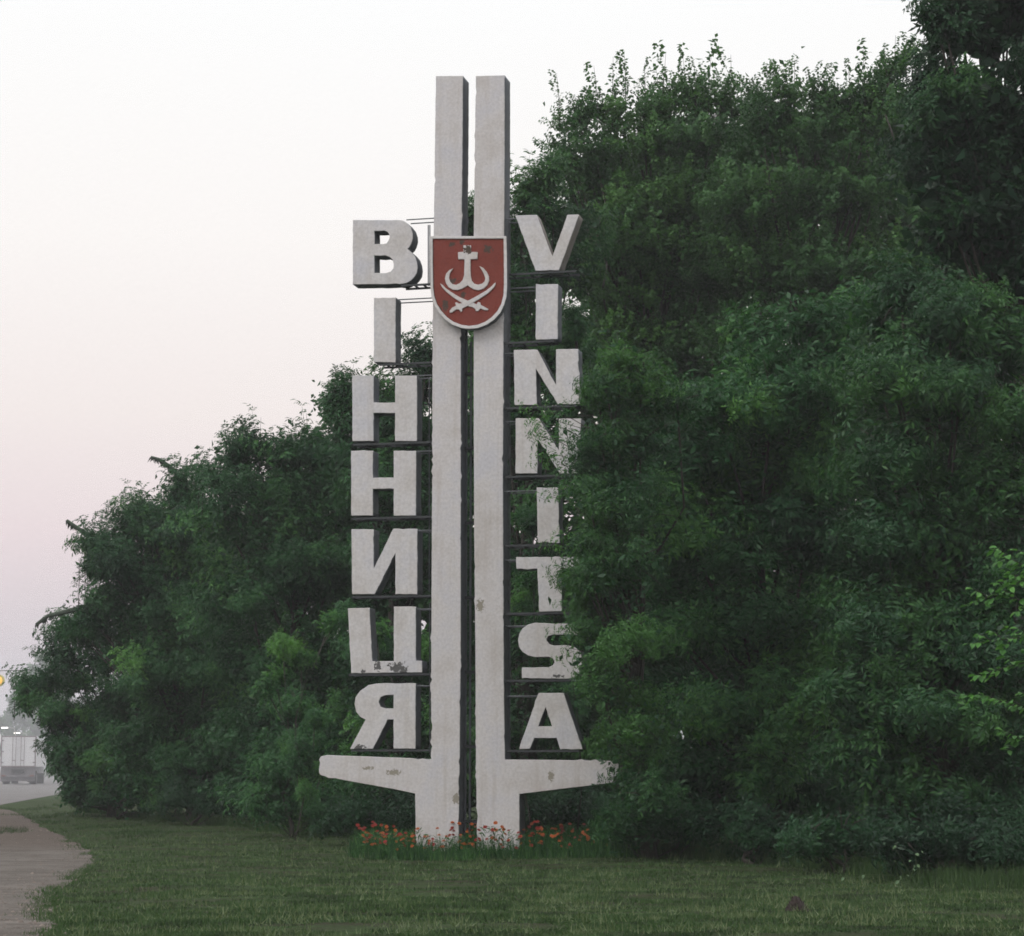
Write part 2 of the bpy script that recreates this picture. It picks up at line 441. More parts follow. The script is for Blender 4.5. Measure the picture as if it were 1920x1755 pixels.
letters = [
    ('В', 'L', [cB(Bo), cB(Bh1), cB(Bh2)]),
    ('І', 'L', [cB([(355, 985), (595, 980), (595, 1695), (355, 1690)])]),
    ('Н', 'L', [c1(H(142, 282, 423, 568, 1208, 1385, 1455, 1640))]),
    ('Н', 'L', [c2_(H(134, 278, 414, 562, 88, 265, 340, 516))]),
    ('И', 'L', [c2_([(136, 605), (283, 605), (283, 865), (413, 601), (570, 601), (570, 1033), (425, 1033), (425, 765), (290, 1033), (140, 1033)])]),
    ('Ц', 'L', [c2_([(113, 1127), (255, 1121), (274, 1473), (415, 1473), (415, 1114), (560, 1114), (562, 1470), (600, 1470), (603, 1548), (135, 1553)])]),
    ('Я', 'L', [c3([(658, 183), (440, 185), (392, 195), (345, 225), (320, 262), (314, 300), (322, 342), (345, 372), (376, 388), (288, 553), (418, 553), (500, 388), (533, 388), (533, 552), (658, 552)]),
                c3([(533, 250), (490, 250), (462, 261), (450, 288), (461, 316), (490, 325), (533, 325)])]),
    ('V', 'R', [cV([(175, 160), (450, 155), (643, 680), (835, 155), (985, 150), (730, 858), (430, 862)])]),
    ('I', 'R', [cV([(438, 1030), (718, 1030), (713, 1730), (432, 1735)])]),
    ('N', 'R', [c1([(1205, 1040), (1360, 1037), (1483, 1272), (1483, 1035), (1628, 1033), (1645, 1395), (1495, 1397), (1350, 1165), (1358, 1403), (1210, 1403)])]),
    ('N', 'R', [cN([(88, 78), (228, 78), (350, 275), (350, 80), (485, 80), (483, 415), (355, 415), (222, 205), (220, 415), (85, 415)])]),
    ('I', 'R', [cN([(215, 500), (345, 500), (357, 838), (222, 838)])]),
    ('T', 'R', [cN([(90, 925), (485, 925), (485, 997), (368, 997), (370, 1255), (230, 1258), (218, 997), (90, 997)])]),
    ('S', 'R', [c2_(So)]),
    ('A', 'R', [c3([(1350, 238), (1490, 238), (1598, 555), (1470, 555), (1450, 492), (1325, 492), (1302, 553), (1237, 553)]), c3([(1388, 320), (1425, 425), (1348, 425)])]),
]
LY = 0.03                                 # the letters stand a little behind the column face
n_of = {}
for (ch, side, loops) in letters:
    lps = [rag([uv(*p, -LY) for p in lp], 0.08, 0.0022, 0.04, 0.010) for lp in loops]
    sm = [M_let, M_vside if ch == 'V' else M_side]
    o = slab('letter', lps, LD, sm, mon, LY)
    n_of[(ch, side)] = n_of.get((ch, side), 0) + 1
    o['label'] = 'raised white letter ' + ch + (' of the Cyrillic name' if side == 'L' else ' of the Latin name')
    us = [p[0] for p in lps[0]]; vs = [p[1] for p in lps[0]]
    u0, u1, v0, v1 = min(us), max(us), min(vs), max(vs)
    if side == 'L': ua, ub = u0 + 0.02, uv(812, 900)[0] + 0.03
    else: ua, ub = uv(942, 900)[0] - 0.0, u1 - 0.06
    # bottom rails: two angle bars with the letter standing on them, going into the column
    zb = v0 - 0.022
    if ch in 'ВІ' and side == 'L': ua = u1 - 0.3
    for y in (LY + 0.03, LY + LD - 0.03):
        mb = MB(); mb.box(((ua + ub) / 2, y, zb), (ub - ua, 0.03, 0.034)); mb.build('support_rail', M_rodd, mon)
    for q in range(4):
        uq = ua + (ub - ua) * (q + .5) / 4
        mb = MB(); mb.box((uq, LY + LD / 2, zb - .004), (0.03, LD - 0.09, 0.022))
        mb.build('cross_strut', M_rodd, mon)
    # top rods
    zt = v1 - 0.05
    tu0, tu1 = (u1 - 0.22, ub) if side == 'L' else (ua, u0 + 0.16)
    if ch in 'AЯ' and side == 'R': tu1 = u0 + 0.42
    for y in (LY + 0.04, LY + LD - 0.03):
        mb = MB(); mb.tube([(tu0, y, zt), (tu1, y, zt)], 0.011, 6); mb.build('support_rod', M_rod, mon)
# upright rods along the columns' outer flanks
for (px, y0p, y1p, y) in ((949, 405, 1424, 0.30), (956, 405, 1424, 0.36), (803, 422, 536, 0.10), (806, 422, 536, 0.30), (806, 1130, 1416, 0.34), (805, 710, 1110, 0.34)):
    a = uv(px, y0p, -y); b = uv(px, y1p, -y)
    mb = MB(); mb.tube([(a[0], y, a[1]), ((a[0] + b[0]) / 2, y, (a[1] + b[1]) / 2), (b[0], y, b[1])], 0.012, 6)
    mb.build('upright_rod', M_rod, mon)
for (px, y0p, y1p) in ((873, 470, 1560), (881, 640, 1560)):       # pipe and strips inside the slot between the columns
    a = uv(px, y0p, -.3); b = uv(px, y1p, -.3)
    mb = MB(); mb.box(((a[0] + b[0]) / 2, .34, (a[1] + b[1]) / 2), (0.03, 0.03, a[1] - b[1])); mb.build('upright_rod', M_side, mon)
for py in range(700, 1560, 140):
    a = uv(864, py, -.2); b = uv(890, py, -.2)
    mb = MB(); mb.box(((a[0] + b[0]) / 2, .3, a[1]), (b[0] - a[0] + .06, .05, .05)); mb.build('tie_bar', M_rodd, mon)

# shield
SH = 0.16
def shp(lst): return [uv(x, y, SH) for x, y in lst]
cS = lambda p: [uv(780 + x / 7.975, 420 + y / 7.975, SH) for x, y in p]
outer = [(205, 180), (1350, 180), (1360, 500), (1362, 900), (1355, 1080), (1320, 1210), (1260, 1330), (1170, 1430), (1060, 1505), (930, 1555), (800, 1570), (670, 1555), (540, 1505), (430, 1425), (335, 1320), (270, 1210), (230, 1090), (215, 960), (210, 600)]
inner = [(248, 220), (1308, 218), (1312, 500), (1315, 900), (1306, 1070), (1275, 1190), (1215, 1300), (1130, 1395), (1030, 1462), (915, 1508), (795, 1522), (680, 1508), (560, 1462), (460, 1390), (370, 1290), (308, 1190), (270, 1070), (255, 940), (250, 600)]
sh = empty('shield', (0, 0, 0)); sh.parent = mon
sh['label'] = 'red coat-of-arms shield with white rim fixed across both columns'
spS = [(775, 385, 62, 75), (1075, 370, 55, 62), (700, 1050, 30, 40), (430, 1210, 42, 75), (345, 1260, 40, 35), (680, 262, 40, 32), (555, 850, 60, 40), (530, 300, 45, 30), (715, 340, 16, 26)]
spots = []
for x, y, a, b in spS:
    u, v = uv(780 + x / 7.975, 420 + y / 7.975, SH); spots.append((u, v, a / 7.975 * MY / F, b / 7.975 * MY / F))
M_red = paint_mat('red_enamel', (0.205, 0.046, 0.034), spots[1:], (0.075, 0.05, 0.04), 0.8, 0.74)
M_emb = paint_mat('emblem_white', (0.60, 0.58, 0.57), spots[:1], (0.07, 0.05, 0.035), 0.4, 0.9)
M_rim = paint_mat('rim_white', (0.64, 0.63, 0.63), (), (0.1,) * 3, 0.5, 0.76)
slab('shield_field', [rag(cS(inner), .06, .001, 0, 0)], 0.05, [M_red, M_side], sh, -SH + 0.02)
slab('shield_rim', [rag(cS(outer), .06, .001, 0, 0), rag(cS(inner), .06, .001, 0, 0)], 0.158, [M_rim, M_side], sh, -SH, 0.005)
anchor = [(708, 318), (820, 318), (820, 415), (920, 420), (918, 522), (815, 526), (813, 700), (818, 780), (832, 845), (868, 890), (925, 907), (985, 893), (1025, 858), (1036, 810), (1015, 750), (985, 690), (945, 628), (1005, 655), (1055, 712), (1088, 780), (1092, 845),
          (1065, 912), (1010, 965), (935, 990), (860, 975), (805, 942), (770, 917), (738, 938), (690, 966), (620, 988), (545, 980), (487, 945), (447, 885), (432, 815), (450, 742), (495, 690), (555, 663), (526, 702), (502, 745), (492, 800), (506, 858), (545, 898), (600, 908), (652, 885), (698, 835), (720, 765), (724, 526), (630, 526), (628, 420), (708, 415)]
sw1 = [(358, 885), (400, 912), (442, 958), (540, 1026), (650, 1092), (780, 1148), (860, 1180), (905, 1202), (925, 1165), (958, 1172), (965, 1207), (1020, 1237), (1082, 1270), (1068, 1290), (1020, 1285), (960, 1262), (930, 1302), (895, 1300), (880, 1265), (840, 1240), (790, 1232), (740, 1212), (690, 1182), (560, 1100), (450, 1012), (390, 945)]
sw2 = [(1185, 872), (1188, 905), (1158, 955), (1070, 1040), (960, 1112), (850, 1178), (785, 1215), (738, 1240), (690, 1266), (690, 1302), (670, 1315), (640, 1277), (600, 1277), (540, 1322), (505, 1327), (500, 1300), (540, 1250), (602, 1218), (582, 1180), (602, 1168), (640, 1190), (690, 1185), (780, 1145), (900, 1082), (1040, 1000), (1120, 938)]
slab('anchor_emblem', [cS(anchor)], 0.03, [M_emb, M_emb], sh, -SH - 0.003 + .002, 0.003, False)
slab('sabre', [cS(sw1)], 0.03, [M_emb, M_emb], sh, -SH + .002, 0.003, False)
slab('sabre', [cS(sw2)], 0.03, [M_emb, M_emb], sh, -SH - .004 + .002, 0.003, False)

# ------------------------------------------------------------------ leaf templates (arrays of folded leaflets)
def leaflet(base, d, nrm, L, W, fold=0.25):
    d = d / np.linalg.norm(d); s = np.cross(d, nrm); s = s / (np.linalg.norm(s) + 1e-9); nn = np.cross(s, d)
    m_ = base + d * L * 0.42
    return [base, m_ + s * W / 2 + nn * W * fold, base + d * L, m_ - s * W / 2 + nn * W * fold]
def compound(base, az, rise, length, pairs, L, W, r, droop=0.9):
    q = []; p = base.copy(); el = rise; n_ = pairs + 1
    out_ = np.array([math.cos(az), math.sin(az), 0.]); side = np.array([-math.sin(az), math.cos(az), 0.])
    for k in range(n_):
        d = out_ * math.cos(el) + np.array([0, 0, 1.]) * math.sin(el)
        p = p + d * length / n_
        nrm = -out_ * math.sin(el) + np.array([0, 0, 1.]) * math.cos(el)
        if k < n_ - 1 or True:
            if k >= 0 and k < pairs:
                for sgn in (1, -1):
                    dd = d * 0.55 + side * sgn * r.uniform(.7, 1.0) + np.array([0, 0, -1.]) * r.uniform(.25, .75) * droop
                    q.append(leaflet(p, dd, nrm + r_vec(r) * .35, L * r.uniform(.75, 1.1), W * r.uniform(.8, 1.2)))
        el -= droop * 1.1 / n_
    d = out_ * math.cos(el - .3) + np.array([0, 0, 1.]) * math.sin(el - .3)
    q.append(leaflet(p, d, nrm + r_vec(r) * .3, L * 1.15, W * 1.1))
    return q
def r_vec(r): return np.array([r.gauss(0, 1), r.gauss(0, 1), r.gauss(0, 1)])
def t_ash(seed, nodes=7, L=0.125, W=0.042, pairs=3, ll=0.27, H_=0.95, droop=1.0, taper=None):
    r = random.Random(seed); q = []
    p = np.array([0., 0, 0]); lean = r_vec(r) * 0.12; lean[2] = 0
    for k in range(nodes):
        f = k / (nodes - 1)
        pos = np.array([lean[0] * f, lean[1] * f, H_ * f * (1 - .1 * f)])
        size = (1.0 - 0.45 * f ** 2) if taper is None else 1 - taper * f
        a0 = k * 1.57 + r.uniform(-.4, .4)
        for j in (0, math.pi):
            q += compound(pos, a0 + j + r.uniform(-.3, .3), 0.75 + .5 * f - r.uniform(0, .5), ll * size, pairs, L * size, W * size, r, droop)
    q += compound(pos, r.uniform(0, 6), 1.3, ll * .5, 2, L * .7, W * .7, r)
    st = 0.006
    q.append([np.array([-st, 0, 0]), np.array([st, 0, 0]), pos + np.array([st * .4, 0, 0]), pos - np.array([st * .4, 0, 0])])
    q.append([np.array([0, -st, 0]), np.array([0, st, 0]), pos + np.array([0, st * .4, 0]), pos - np.array([0, st * .4, 0])])
    return np.array(q)                     # (n, 4, 3)
def t_simple(seed, nodes=23, L=0.09, W=0.065, H_=0.8, spread=0.12):
    r = random.Random(seed); q = []
    lean = r_vec(r) * 0.12; lean[2] = 0
    for k in range(nodes):
        f = k / nodes; pos = np.array([lean[0] * f, lean[1] * f, H_ * f])
        for j in range(3):
            az = r.uniform(0, 6.28); o_ = np.array([math.cos(az), math.sin(az), 0.])
            b = pos + o_ * r.uniform(.02, spread) * (1.15 - f)
            q.append(leaflet(b, o_ + np.array([0, 0, r.uniform(-.9, .5)]), np.array([0, 0, 1.]) + r_vec(r) * .6, L * r.uniform(.6, 1.15), W * r.uniform(.7, 1.1)))
    return np.array(q)
def t_filler(seed, n_=16, S=0.13):
    r = random.Random(seed); q = []
    for k in range(n_):
        q.append(leaflet(r_vec(r) * .22, r_vec(r), r_vec(r), S * r.uniform(.7, 1.3), S * .6))
    return np.array(q)
T = {'spire': [t_ash(120 + i, 9, .16, .045, 3, .34, 1.25, 1.25, .62) for i in range(5)],
     'ash': [t_ash(i, 6, .155, .05) for i in range(6)],
     'big': [t_ash(20 + i, 5, 0.19, 0.055, 4, 0.40, 0.7, 1.2) for i in range(5)],
     'narrow': [t_ash(40 + i, 5, 0.135, 0.036, 3, 0.29, 0.6, 1.3) for i in range(5)],
     'simple': [t_simple(60 + i) for i in range(5)],
     'fill': [t_filler(80 + i) for i in range(4)],
     'back': [t_simple(70 + i, 9, .20, .14, 1.1, .26) for i in range(4)], 'bigfill': [t_filler(86 + i, 9, .30) for i in range(3)],
     'coarse': [t_simple(90 + i, 7, 0.5, 0.4, 1.6, 0.7) for i in range(4)]}

class Leaves:
    def __init__(s): s.items = {}
    def add(s, key, pos, axis, scale, spin, tint):
        k = (key, rng.randrange(len(T[key])))
        s.items.setdefault(k, []).append((pos, axis, scale, spin, tint))
    def build(s, name, mat, parent):
        Vs = []; Ts = []
        for (key, i), lst in s.items.items():
            tm = T[key][i]; nq = len(tm); base = tm.reshape(-1, 3)
            Ms = []
            for pos, axis, scale, spin, tint in lst:
                ax = Vector(axis).normalized()
                rot = Vector((0, 0, 1)).rotation_difference(ax).to_matrix() @ Matrix.Rotation(spin, 3, 'Z')
                Ms.append(np.array(rot) * scale)
            Ms = np.array(Ms); P = np.array([tuple(x[0]) for x in lst])
            out_ = np.einsum('nij,vj->nvi', Ms, base) + P[:, None, :]
            Vs.append(out_.reshape(-1, 3))
            tn = np.repeat(np.array([x[4] for x in lst]), nq) + nrg.normal(0, 0.09, len(lst) * nq)
            Ts.append(np.repeat(np.clip(tn, 0, 1), 4))
        V_ = np.concatenate(Vs); T_ = np.concatenate(Ts)
        nq = len(V_) // 4
        me = bpy.data.meshes.new(name)
        me.vertices.add(nq * 4); me.vertices.foreach_set('co', V_.ravel())
        me.loops.add(nq * 4); me.loops.foreach_set('vertex_index', np.arange(nq * 4, dtype=np.int32))
        me.polygons.add(nq); me.polygons.foreach_set('loop_start', np.arange(0, nq * 4, 4, dtype=np.int32))
        me.polygons.foreach_set('loop_total', np.full(nq, 4, dtype=np.int32))
        a = me.attributes.new('tint', 'FLOAT', 'POINT'); a.data.foreach_set('value', T_.astype(np.float32))
        me.update(calc_edges=True)
        return link(name, me, parent, [mat])

DENS = 40
def lobes_to_leaves(lv, lobes, key, tint, dens=DENS, size=1.0, fill=26, out_bias=0.75, up=0.55, dark_var=.25, pad=.55):
    for (c, r, back) in lobes:
        ln = noise.noise(c * 0.7) * dark_var * 1.6 + rng.uniform(-.14, .14)
        n_ = int(dens * r * r * (0.10 if back else 1)) + 3
        npad = max(2, int(n_ / 9)); k = 0
        while k < npad:                    # boughs: flattened pads of shoots that lean outwards, gaps between them
            d = Vector((rng.gauss(0, 1), rng.gauss(0, 1), rng.gauss(.1, 1))).normalized()
            if not back and d.y > 0.35: continue
            if d.z < -0.7: continue
            k += 1
            pc = c + d * max(.1, r - min(pad * size, r * .75) * .5) * rng.uniform(0.5, 1.0) * (1 + .25 * noise.noise(c + d * 1.7))
            hd = Vector((d.x, d.y - .2, 0)); hd = hd.normalized() if hd.length > .1 else Vector((0, -1, 0))
            pr = min(pad * size, r * .75) * rng.uniform(.6, 1.25)
            sd_ = hd.cross(Vector((0, 0, 1)))
            ptn = tint + ln + 0.35 * noise.noise(pc * 1.2) + rng.uniform(-.16, .16) + (0.3 if rng.random() < .07 else 0)
            for q in range(9):
                u_, v_ = rng.gauss(0, .45), rng.uniform(-.8, .9)
                pos = pc + sd_ * u_ * pr + hd * v_ * pr + Vector((0, 0, -.22 * abs(v_) * v_ * pr + rng.gauss(0, .12) * pr))
                ax = d * out_bias + hd * .35 + Vector((0, 0, up)) + sd_ * u_ * .5 + Vector((rng.gauss(0, .15), rng.gauss(0, .15), rng.gauss(0, .12)))
                tn = ptn + rng.uniform(-.08, .08) + .08 * v_
                lv.add(key, pos - ax.normalized() * .3 * size, ax, size * rng.uniform(.6, 1.15), rng.uniform(0, 6.28), max(0, min(1, tn)))
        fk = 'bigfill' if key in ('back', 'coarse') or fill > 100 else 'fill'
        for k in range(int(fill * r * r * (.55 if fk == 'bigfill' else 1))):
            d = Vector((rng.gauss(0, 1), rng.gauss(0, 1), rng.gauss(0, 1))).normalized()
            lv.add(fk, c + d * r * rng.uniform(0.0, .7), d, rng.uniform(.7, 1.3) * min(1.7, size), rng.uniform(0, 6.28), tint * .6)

def tree(name, cat, label, group, Y, base_px, lobes, key, mat, tint, tips=(), trunk_r=0.16, dens=DENS, size=1.0, thick=1.0, twigs=(), lean=0, fill=26, crown='crown', backs=True, **kw):
    bp = at(base_px, 1430, Y); root = Vector((bp.x, Y + lean, 0))
    t = empty(name, root); tag(t, label, cat, group)
    W = []
    for lb in lobes:
        px, py, rp = lb[:3]; dy = lb[3] if len(lb) > 3 else rng.uniform(-.5, .5)
        if tips and rp < 46: py += (10 if key == 'ash' else 18)
        c = at(px, py, Y + dy); r = rp / F * Y
        if c.z - r < 0.25: c.z = r * .85 + 0.25
        W.append((c, r, False))
        if backs and rng.random() < .75: W.append((c + Vector((rng.uniform(-.3, .3), r * 1.5 * thick, rng.uniform(-.3, .1))), r * .95, True))
    loc = [(c - root, r, b) for c, r, b in W]
    lv = Leaves()
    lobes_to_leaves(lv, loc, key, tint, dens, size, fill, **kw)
    mb = MB()
    hgt = max(c.z for c, r, b in loc)
    cx = sum(c.x for c, r, b in loc) / len(loc); cy = sum(c.y for c, r, b in loc) / len(loc)
    spine = []
    for k in range(9):
        f = k / 8
        spine.append(Vector((cx * f * .6 + .12 * math.sin(k * 1.3 + Y), cy * f * (.3 if lean else .8), hgt * .9 * f)))
    spine[0].z = -0.15
    mb.tube(spine, [trunk_r * (1.25 - f / 8 * 1.05) for f in range(9)], 8)
    for (c, r, b) in loc:
        zf = max(0.06, (c.z - .5 * r - 0.8) / (hgt * .9) * .72)
        i = min(7.99, zf * 8); a = spine[int(i)].lerp(spine[int(i) + 1], i - int(i))
        L_ = (c - a).length
        mid = a.lerp(c, .5) + Vector((0, 0, -.06 * L_)) + Vector((rng.gauss(0, .1), rng.gauss(0, .1), 0))
        rr = trunk_r * .38 * (1 - zf * .5)
        mb.tube([a, mid, c], [rr, rr * .6, .018], 5)
        for q in range(3):
            d = Vector((rng.gauss(0, 1), rng.gauss(0, 1) - .5, rng.gauss(0, 1) + .5)).normalized()
            mb.tube([c, c + d * r * .5 + Vector((0, 0, .05)), c + d * r * .95], [.016, .011, .005], 4)
    for (px, py, hp) in tips:              # leading shoots that stand up out of the crown
        hh = hp / F * Y * (1.7 if key == 'ash' else 1.25)
        tip = at(px, py, Y + rng.uniform(-.3, .3)) - root
        b = tip - Vector((rng.uniform(-.1, .1) * hh, 0, hh))
        k2 = 'spire' if key == 'ash' else key
        lv.add(k2, b, tip - b + Vector((rng.gauss(0, .10), 0, 0)) * hh, hh / (1.25 if key == 'ash' else .8), rng.uniform(0, 6), min(1, tint + .05))
        lv.add(k2, b - Vector((.05, 0, .45 * hh)), (tip - b) + Vector((rng.uniform(-.25, .25) * hh, .1, 0)), hh / 1.15, rng.uniform(0, 6), tint)
        lv.add(k2, b + Vector((.22 * hh, 0, -.25 * hh)), Vector((.3, 0, 1)), hh / 1.5, rng.uniform(0, 6), tint)
        mb.tube([b - Vector((0, 0, .8 * hh)), b, b.lerp(tip, .8)], [.014, .010, .004], 4)
    for (x0, y0, x1, y1, rad) in twigs:
        a = at(x0, y0, Y - .9) - root; b = at(x1, y1, Y - .9) - root
        mb.tube([a, a.lerp(b, .5) + Vector((.03, 0, .02)), b], [rad, rad * .8, rad * .6], 5)
    mb.build('trunk', M_bark, t, True)
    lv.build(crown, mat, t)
    return t, root

GB = 'trees behind the monument'; GR = 'trees right of the monument'
t1_, r1_ = tree('ash_tree', 'tree', 'lowest bushy tree at the left end of the treeline, reaching over the hazy road', GB, 62, 215,
     [(88, 1272, 36), (50, 1290, 18), (138, 1345, 44), (104, 1368, 16), (146, 1415, 38), (112, 1412, 16), (155, 1465, 40), (132, 1475, 16), (200, 1490, 45), (190, 1230, 62), (120, 1215, 40), (150, 1260, 60), (215, 1330, 80), (200, 1420, 70), (270, 1400, 80), (270, 1300, 80), (120, 1175, 26), (180, 1165, 42), (250, 1200, 70), (265, 1480, 55), (100, 1320, 24)],
     'ash', M_leaf_ash, .30, tips=[(60, 1265, 26), (25, 1282, 22), (100, 1215, 30), (140, 1180, 35)], trunk_r=.12, dens=38)
t2_, r2_ = tree('ash_tree', 'tree', 'broad tree with two curved branch tips poking out to the left', GB, 57, 360,
     [(188, 1032, 20), (212, 1040, 30), (338, 915, 24), (205, 1005, 32), (245, 965, 38), (275, 950, 30), (330, 925, 40), (290, 1010, 60), (235, 1070, 58), (180, 1055, 22), (345, 1010, 75), (215, 1135, 52), (140, 1165, 24), (170, 1150, 30), (300, 1130, 95), (400, 1090, 105), (280, 1250, 100), (390, 1230, 110), (290, 1370, 100), (400, 1370, 105), (340, 1470, 80), (430, 1480, 70), (250, 1470, 60)],
     'ash', M_leaf_ash, .30, tips=[(150, 1040, 35), (232, 945, 40), (213, 935, 45), (265, 893, 60), (330, 848, 55), (345, 880, 40), (205, 1010, 40), (300, 905, 40), (165, 1015, 30), (280, 925, 40)], trunk_r=.15, dens=36)
tree('ash_tree', 'tree', 'rounded tree with small leafy spires left of the Cyrillic letters', GB, 52, 540,
     [(430, 850, 36), (480, 835, 38), (535, 840, 36), (585, 840, 36), (400, 885, 35), (460, 910, 70), (560, 900, 75), (640, 960, 90), (420, 980, 75), (530, 1010, 100), (620, 1090, 100), (470, 1120, 110), (600, 1220, 105), (500, 1250, 110), (620, 1350, 100), (650, 1400, 75), (560, 1110, 90), (520, 1380, 110), (480, 1480, 75), (580, 1480, 90), (660, 1470, 80)],
     'ash', M_leaf_ash, .34, tips=[(370, 850, 45), (385, 835, 50), (430, 780, 60), (490, 758, 75), (572, 748, 80), (520, 800, 40), (600, 790, 45), (415, 810, 45), (545, 800, 40), (460, 800, 45)], trunk_r=.16, dens=36)
tree('ash_tree', 'tree', 'tall tree directly behind the Cyrillic letters, spires between the letter columns', GB, 49, 735,
     [(635, 745, 34), (680, 735, 38), (735, 740, 40), (785, 720, 36), (800, 660, 22), (690, 810, 75), (770, 820, 80), (640, 850, 55), (730, 930, 95), (830, 940, 90), (860, 800, 70), (900, 720, 55), (740, 1070, 100), (850, 1090, 95), (740, 1220, 100), (840, 1240, 95), (740, 1370, 95), (840, 1390, 90), (720, 1480, 75), (820, 1490, 75)],
     'ash', M_leaf_ash, .34, tips=[(622, 680, 70), (652, 672, 75), (692, 668, 60), (762, 668, 60), (800, 603, 65), (720, 690, 45), (790, 640, 40), (640, 710, 50)], trunk_r=.17, dens=36)
tree('ash_tree', 'tree', 'tree seen through the slot between the columns and behind the Latin letters', GB, 45, 985,
     [(885, 400, 20), (890, 470, 36), (900, 560, 48), (905, 660, 60), (985, 350, 30), (1025, 325, 30), (975, 420, 38), (1040, 400, 55), (985, 520, 65), (1070, 500, 60), (960, 640, 75), (1050, 640, 80), (950, 790, 80), (1050, 790, 80), (940, 930, 80), (1040, 940, 80), (950, 1080, 80), (1050, 1080, 80), (950, 1220, 80), (1050, 1230, 80), (950, 1360, 80), (1050, 1370, 85), (1130, 1400, 70), (960, 1480, 70), (1060, 1490, 70)],
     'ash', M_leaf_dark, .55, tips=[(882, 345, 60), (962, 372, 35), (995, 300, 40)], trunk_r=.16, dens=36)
tree('maple_tree', 'tree', 'tall olive-green tree with thin upright shoots along its top, right of the twin columns', GR, 50, 1235,
     [(1085, 200, 36), (1065, 265, 32), (1110, 250, 45), (1150, 185, 38), (1205, 175, 42), (1255, 170, 40), (1305, 165, 42), (1355, 165, 36), (1080, 330, 40), (1130, 330, 75), (1220, 270, 85), (1320, 265, 85), (1190, 400, 70), (1230, 470, 70), (1160, 440, 90), (1270, 400, 100), (1360, 380, 80), (1120, 500, 75), (1210, 540, 95), (1320, 520, 100), (1160, 640, 90), (1280, 660, 100)],
     'simple', M_leaf_far, .60, tips=[(1043, 130, 55), (1112, 108, 65), (1150, 90, 70), (1170, 86, 60), (1208, 108, 45), (1250, 78, 80), (1278, 84, 70), (1300, 105, 45), (1337, 65, 90), (1370, 85, 75), (1078, 170, 50), (1230, 120, 45)],
     trunk_r=.18, dens=76, size=1.0, fill=34, out_bias=.65, up=.6, twigs=[(1236, 470, 1228, 420, .02), (1185, 440, 1190, 370, .018), (1130, 540, 1138, 490, .022)])
tree('maple_tree', 'tree', 'olive-green tree between the shoot-topped tree and the dark tall tree', GR, 48, 1540,
     [(1425, 175, 36), (1475, 160, 42), (1535, 165, 42), (1590, 180, 36), (1625, 160, 32), (1675, 110, 34), (1670, 160, 42), (1430, 250, 70), (1530, 260, 80), (1640, 240, 70), (1400, 380, 85), (1395, 460, 75), (1510, 380, 100), (1640, 370, 90), (1440, 520, 100), (1570, 510, 100), (1690, 500, 80), (1380, 640, 80)],
     'simple', M_leaf_far, .50, tips=[(1440, 112, 60), (1490, 98, 60), (1548, 112, 60), (1618, 66, 85), (1655, 80, 55), (1680, 52, 60), (1700, 60, 50), (1590, 110, 50)],
     trunk_r=.18, dens=76, fill=34, out_bias=.65, up=.6, twigs=[(1680, 285, 1660, 215, .03)])
tree('dark_tree', 'tree', 'tall near-black tree filling the top right corner', GR, 34, 1935,
     [(1800, 30, 38), (1766, 28, 14), (1850, 50, 70), (1930, -30, 100), (1960, 100, 100), (1870, -60, 60), (1770, 150, 40), (1830, 170, 75), (1765, 230, 50), (1920, 230, 100), (1840, 300, 85), (1750, 330, 60), (1930, 380, 100), (1830, 420, 85), (1750, 440, 60), (1920, 520, 100), (2010, 200, 90), (2010, 420, 90), (1950, -170, 90)],
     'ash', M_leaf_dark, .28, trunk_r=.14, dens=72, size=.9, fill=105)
tree('ash_tree', 'tree', 'feathery blue-green tree in the middle of the right-hand thicket', GR, 36.5, 1450,
     [(1425, 650, 70), (1520, 620, 75), (1610, 580, 70), (1340, 750, 85), (1450, 760, 95), (1570, 720, 100), (1300, 870, 85), (1400, 890, 100), (1530, 870, 105), (1280, 990, 80), (1245, 1070, 55), (1370, 1030, 110), (1510, 1030, 110), (1265, 1180, 75), (1390, 1180, 110), (1530, 1190, 110), (1250, 1300, 65), (1350, 1330, 105), (1480, 1350, 110), (1300, 1450, 90), (1420, 1480, 90), (1540, 1490, 80)],
     'big', M_leaf_ash, .42, trunk_r=.15, dens=62, size=.95, out_bias=1.0, up=.25)
tree('ash_tree', 'tree', 'leafy tree in the right of the thicket under the dark crown', GR, 32.5, 1760,
     [(1690, 560, 75), (1780, 600, 90), (1880, 640, 90), (1680, 700, 90), (1800, 740, 105), (1910, 790, 95), (1680, 860, 100), (1800, 890, 110), (1920, 930, 100), (1660, 1010, 100), (1780, 1040, 110), (1900, 1080, 110), (1650, 1160, 100), (1700, 1250, 95), (1770, 1200, 115), (1900, 1230, 110), (1640, 1310, 100), (1760, 1350, 115), (1890, 1380, 110), (1620, 1440, 90), (1740, 1490, 100), (1860, 1520, 100), (1960, 1500, 90)],
     'big', M_leaf_dark, .52, trunk_r=.15, dens=64, size=.85, out_bias=1.0, up=.25)
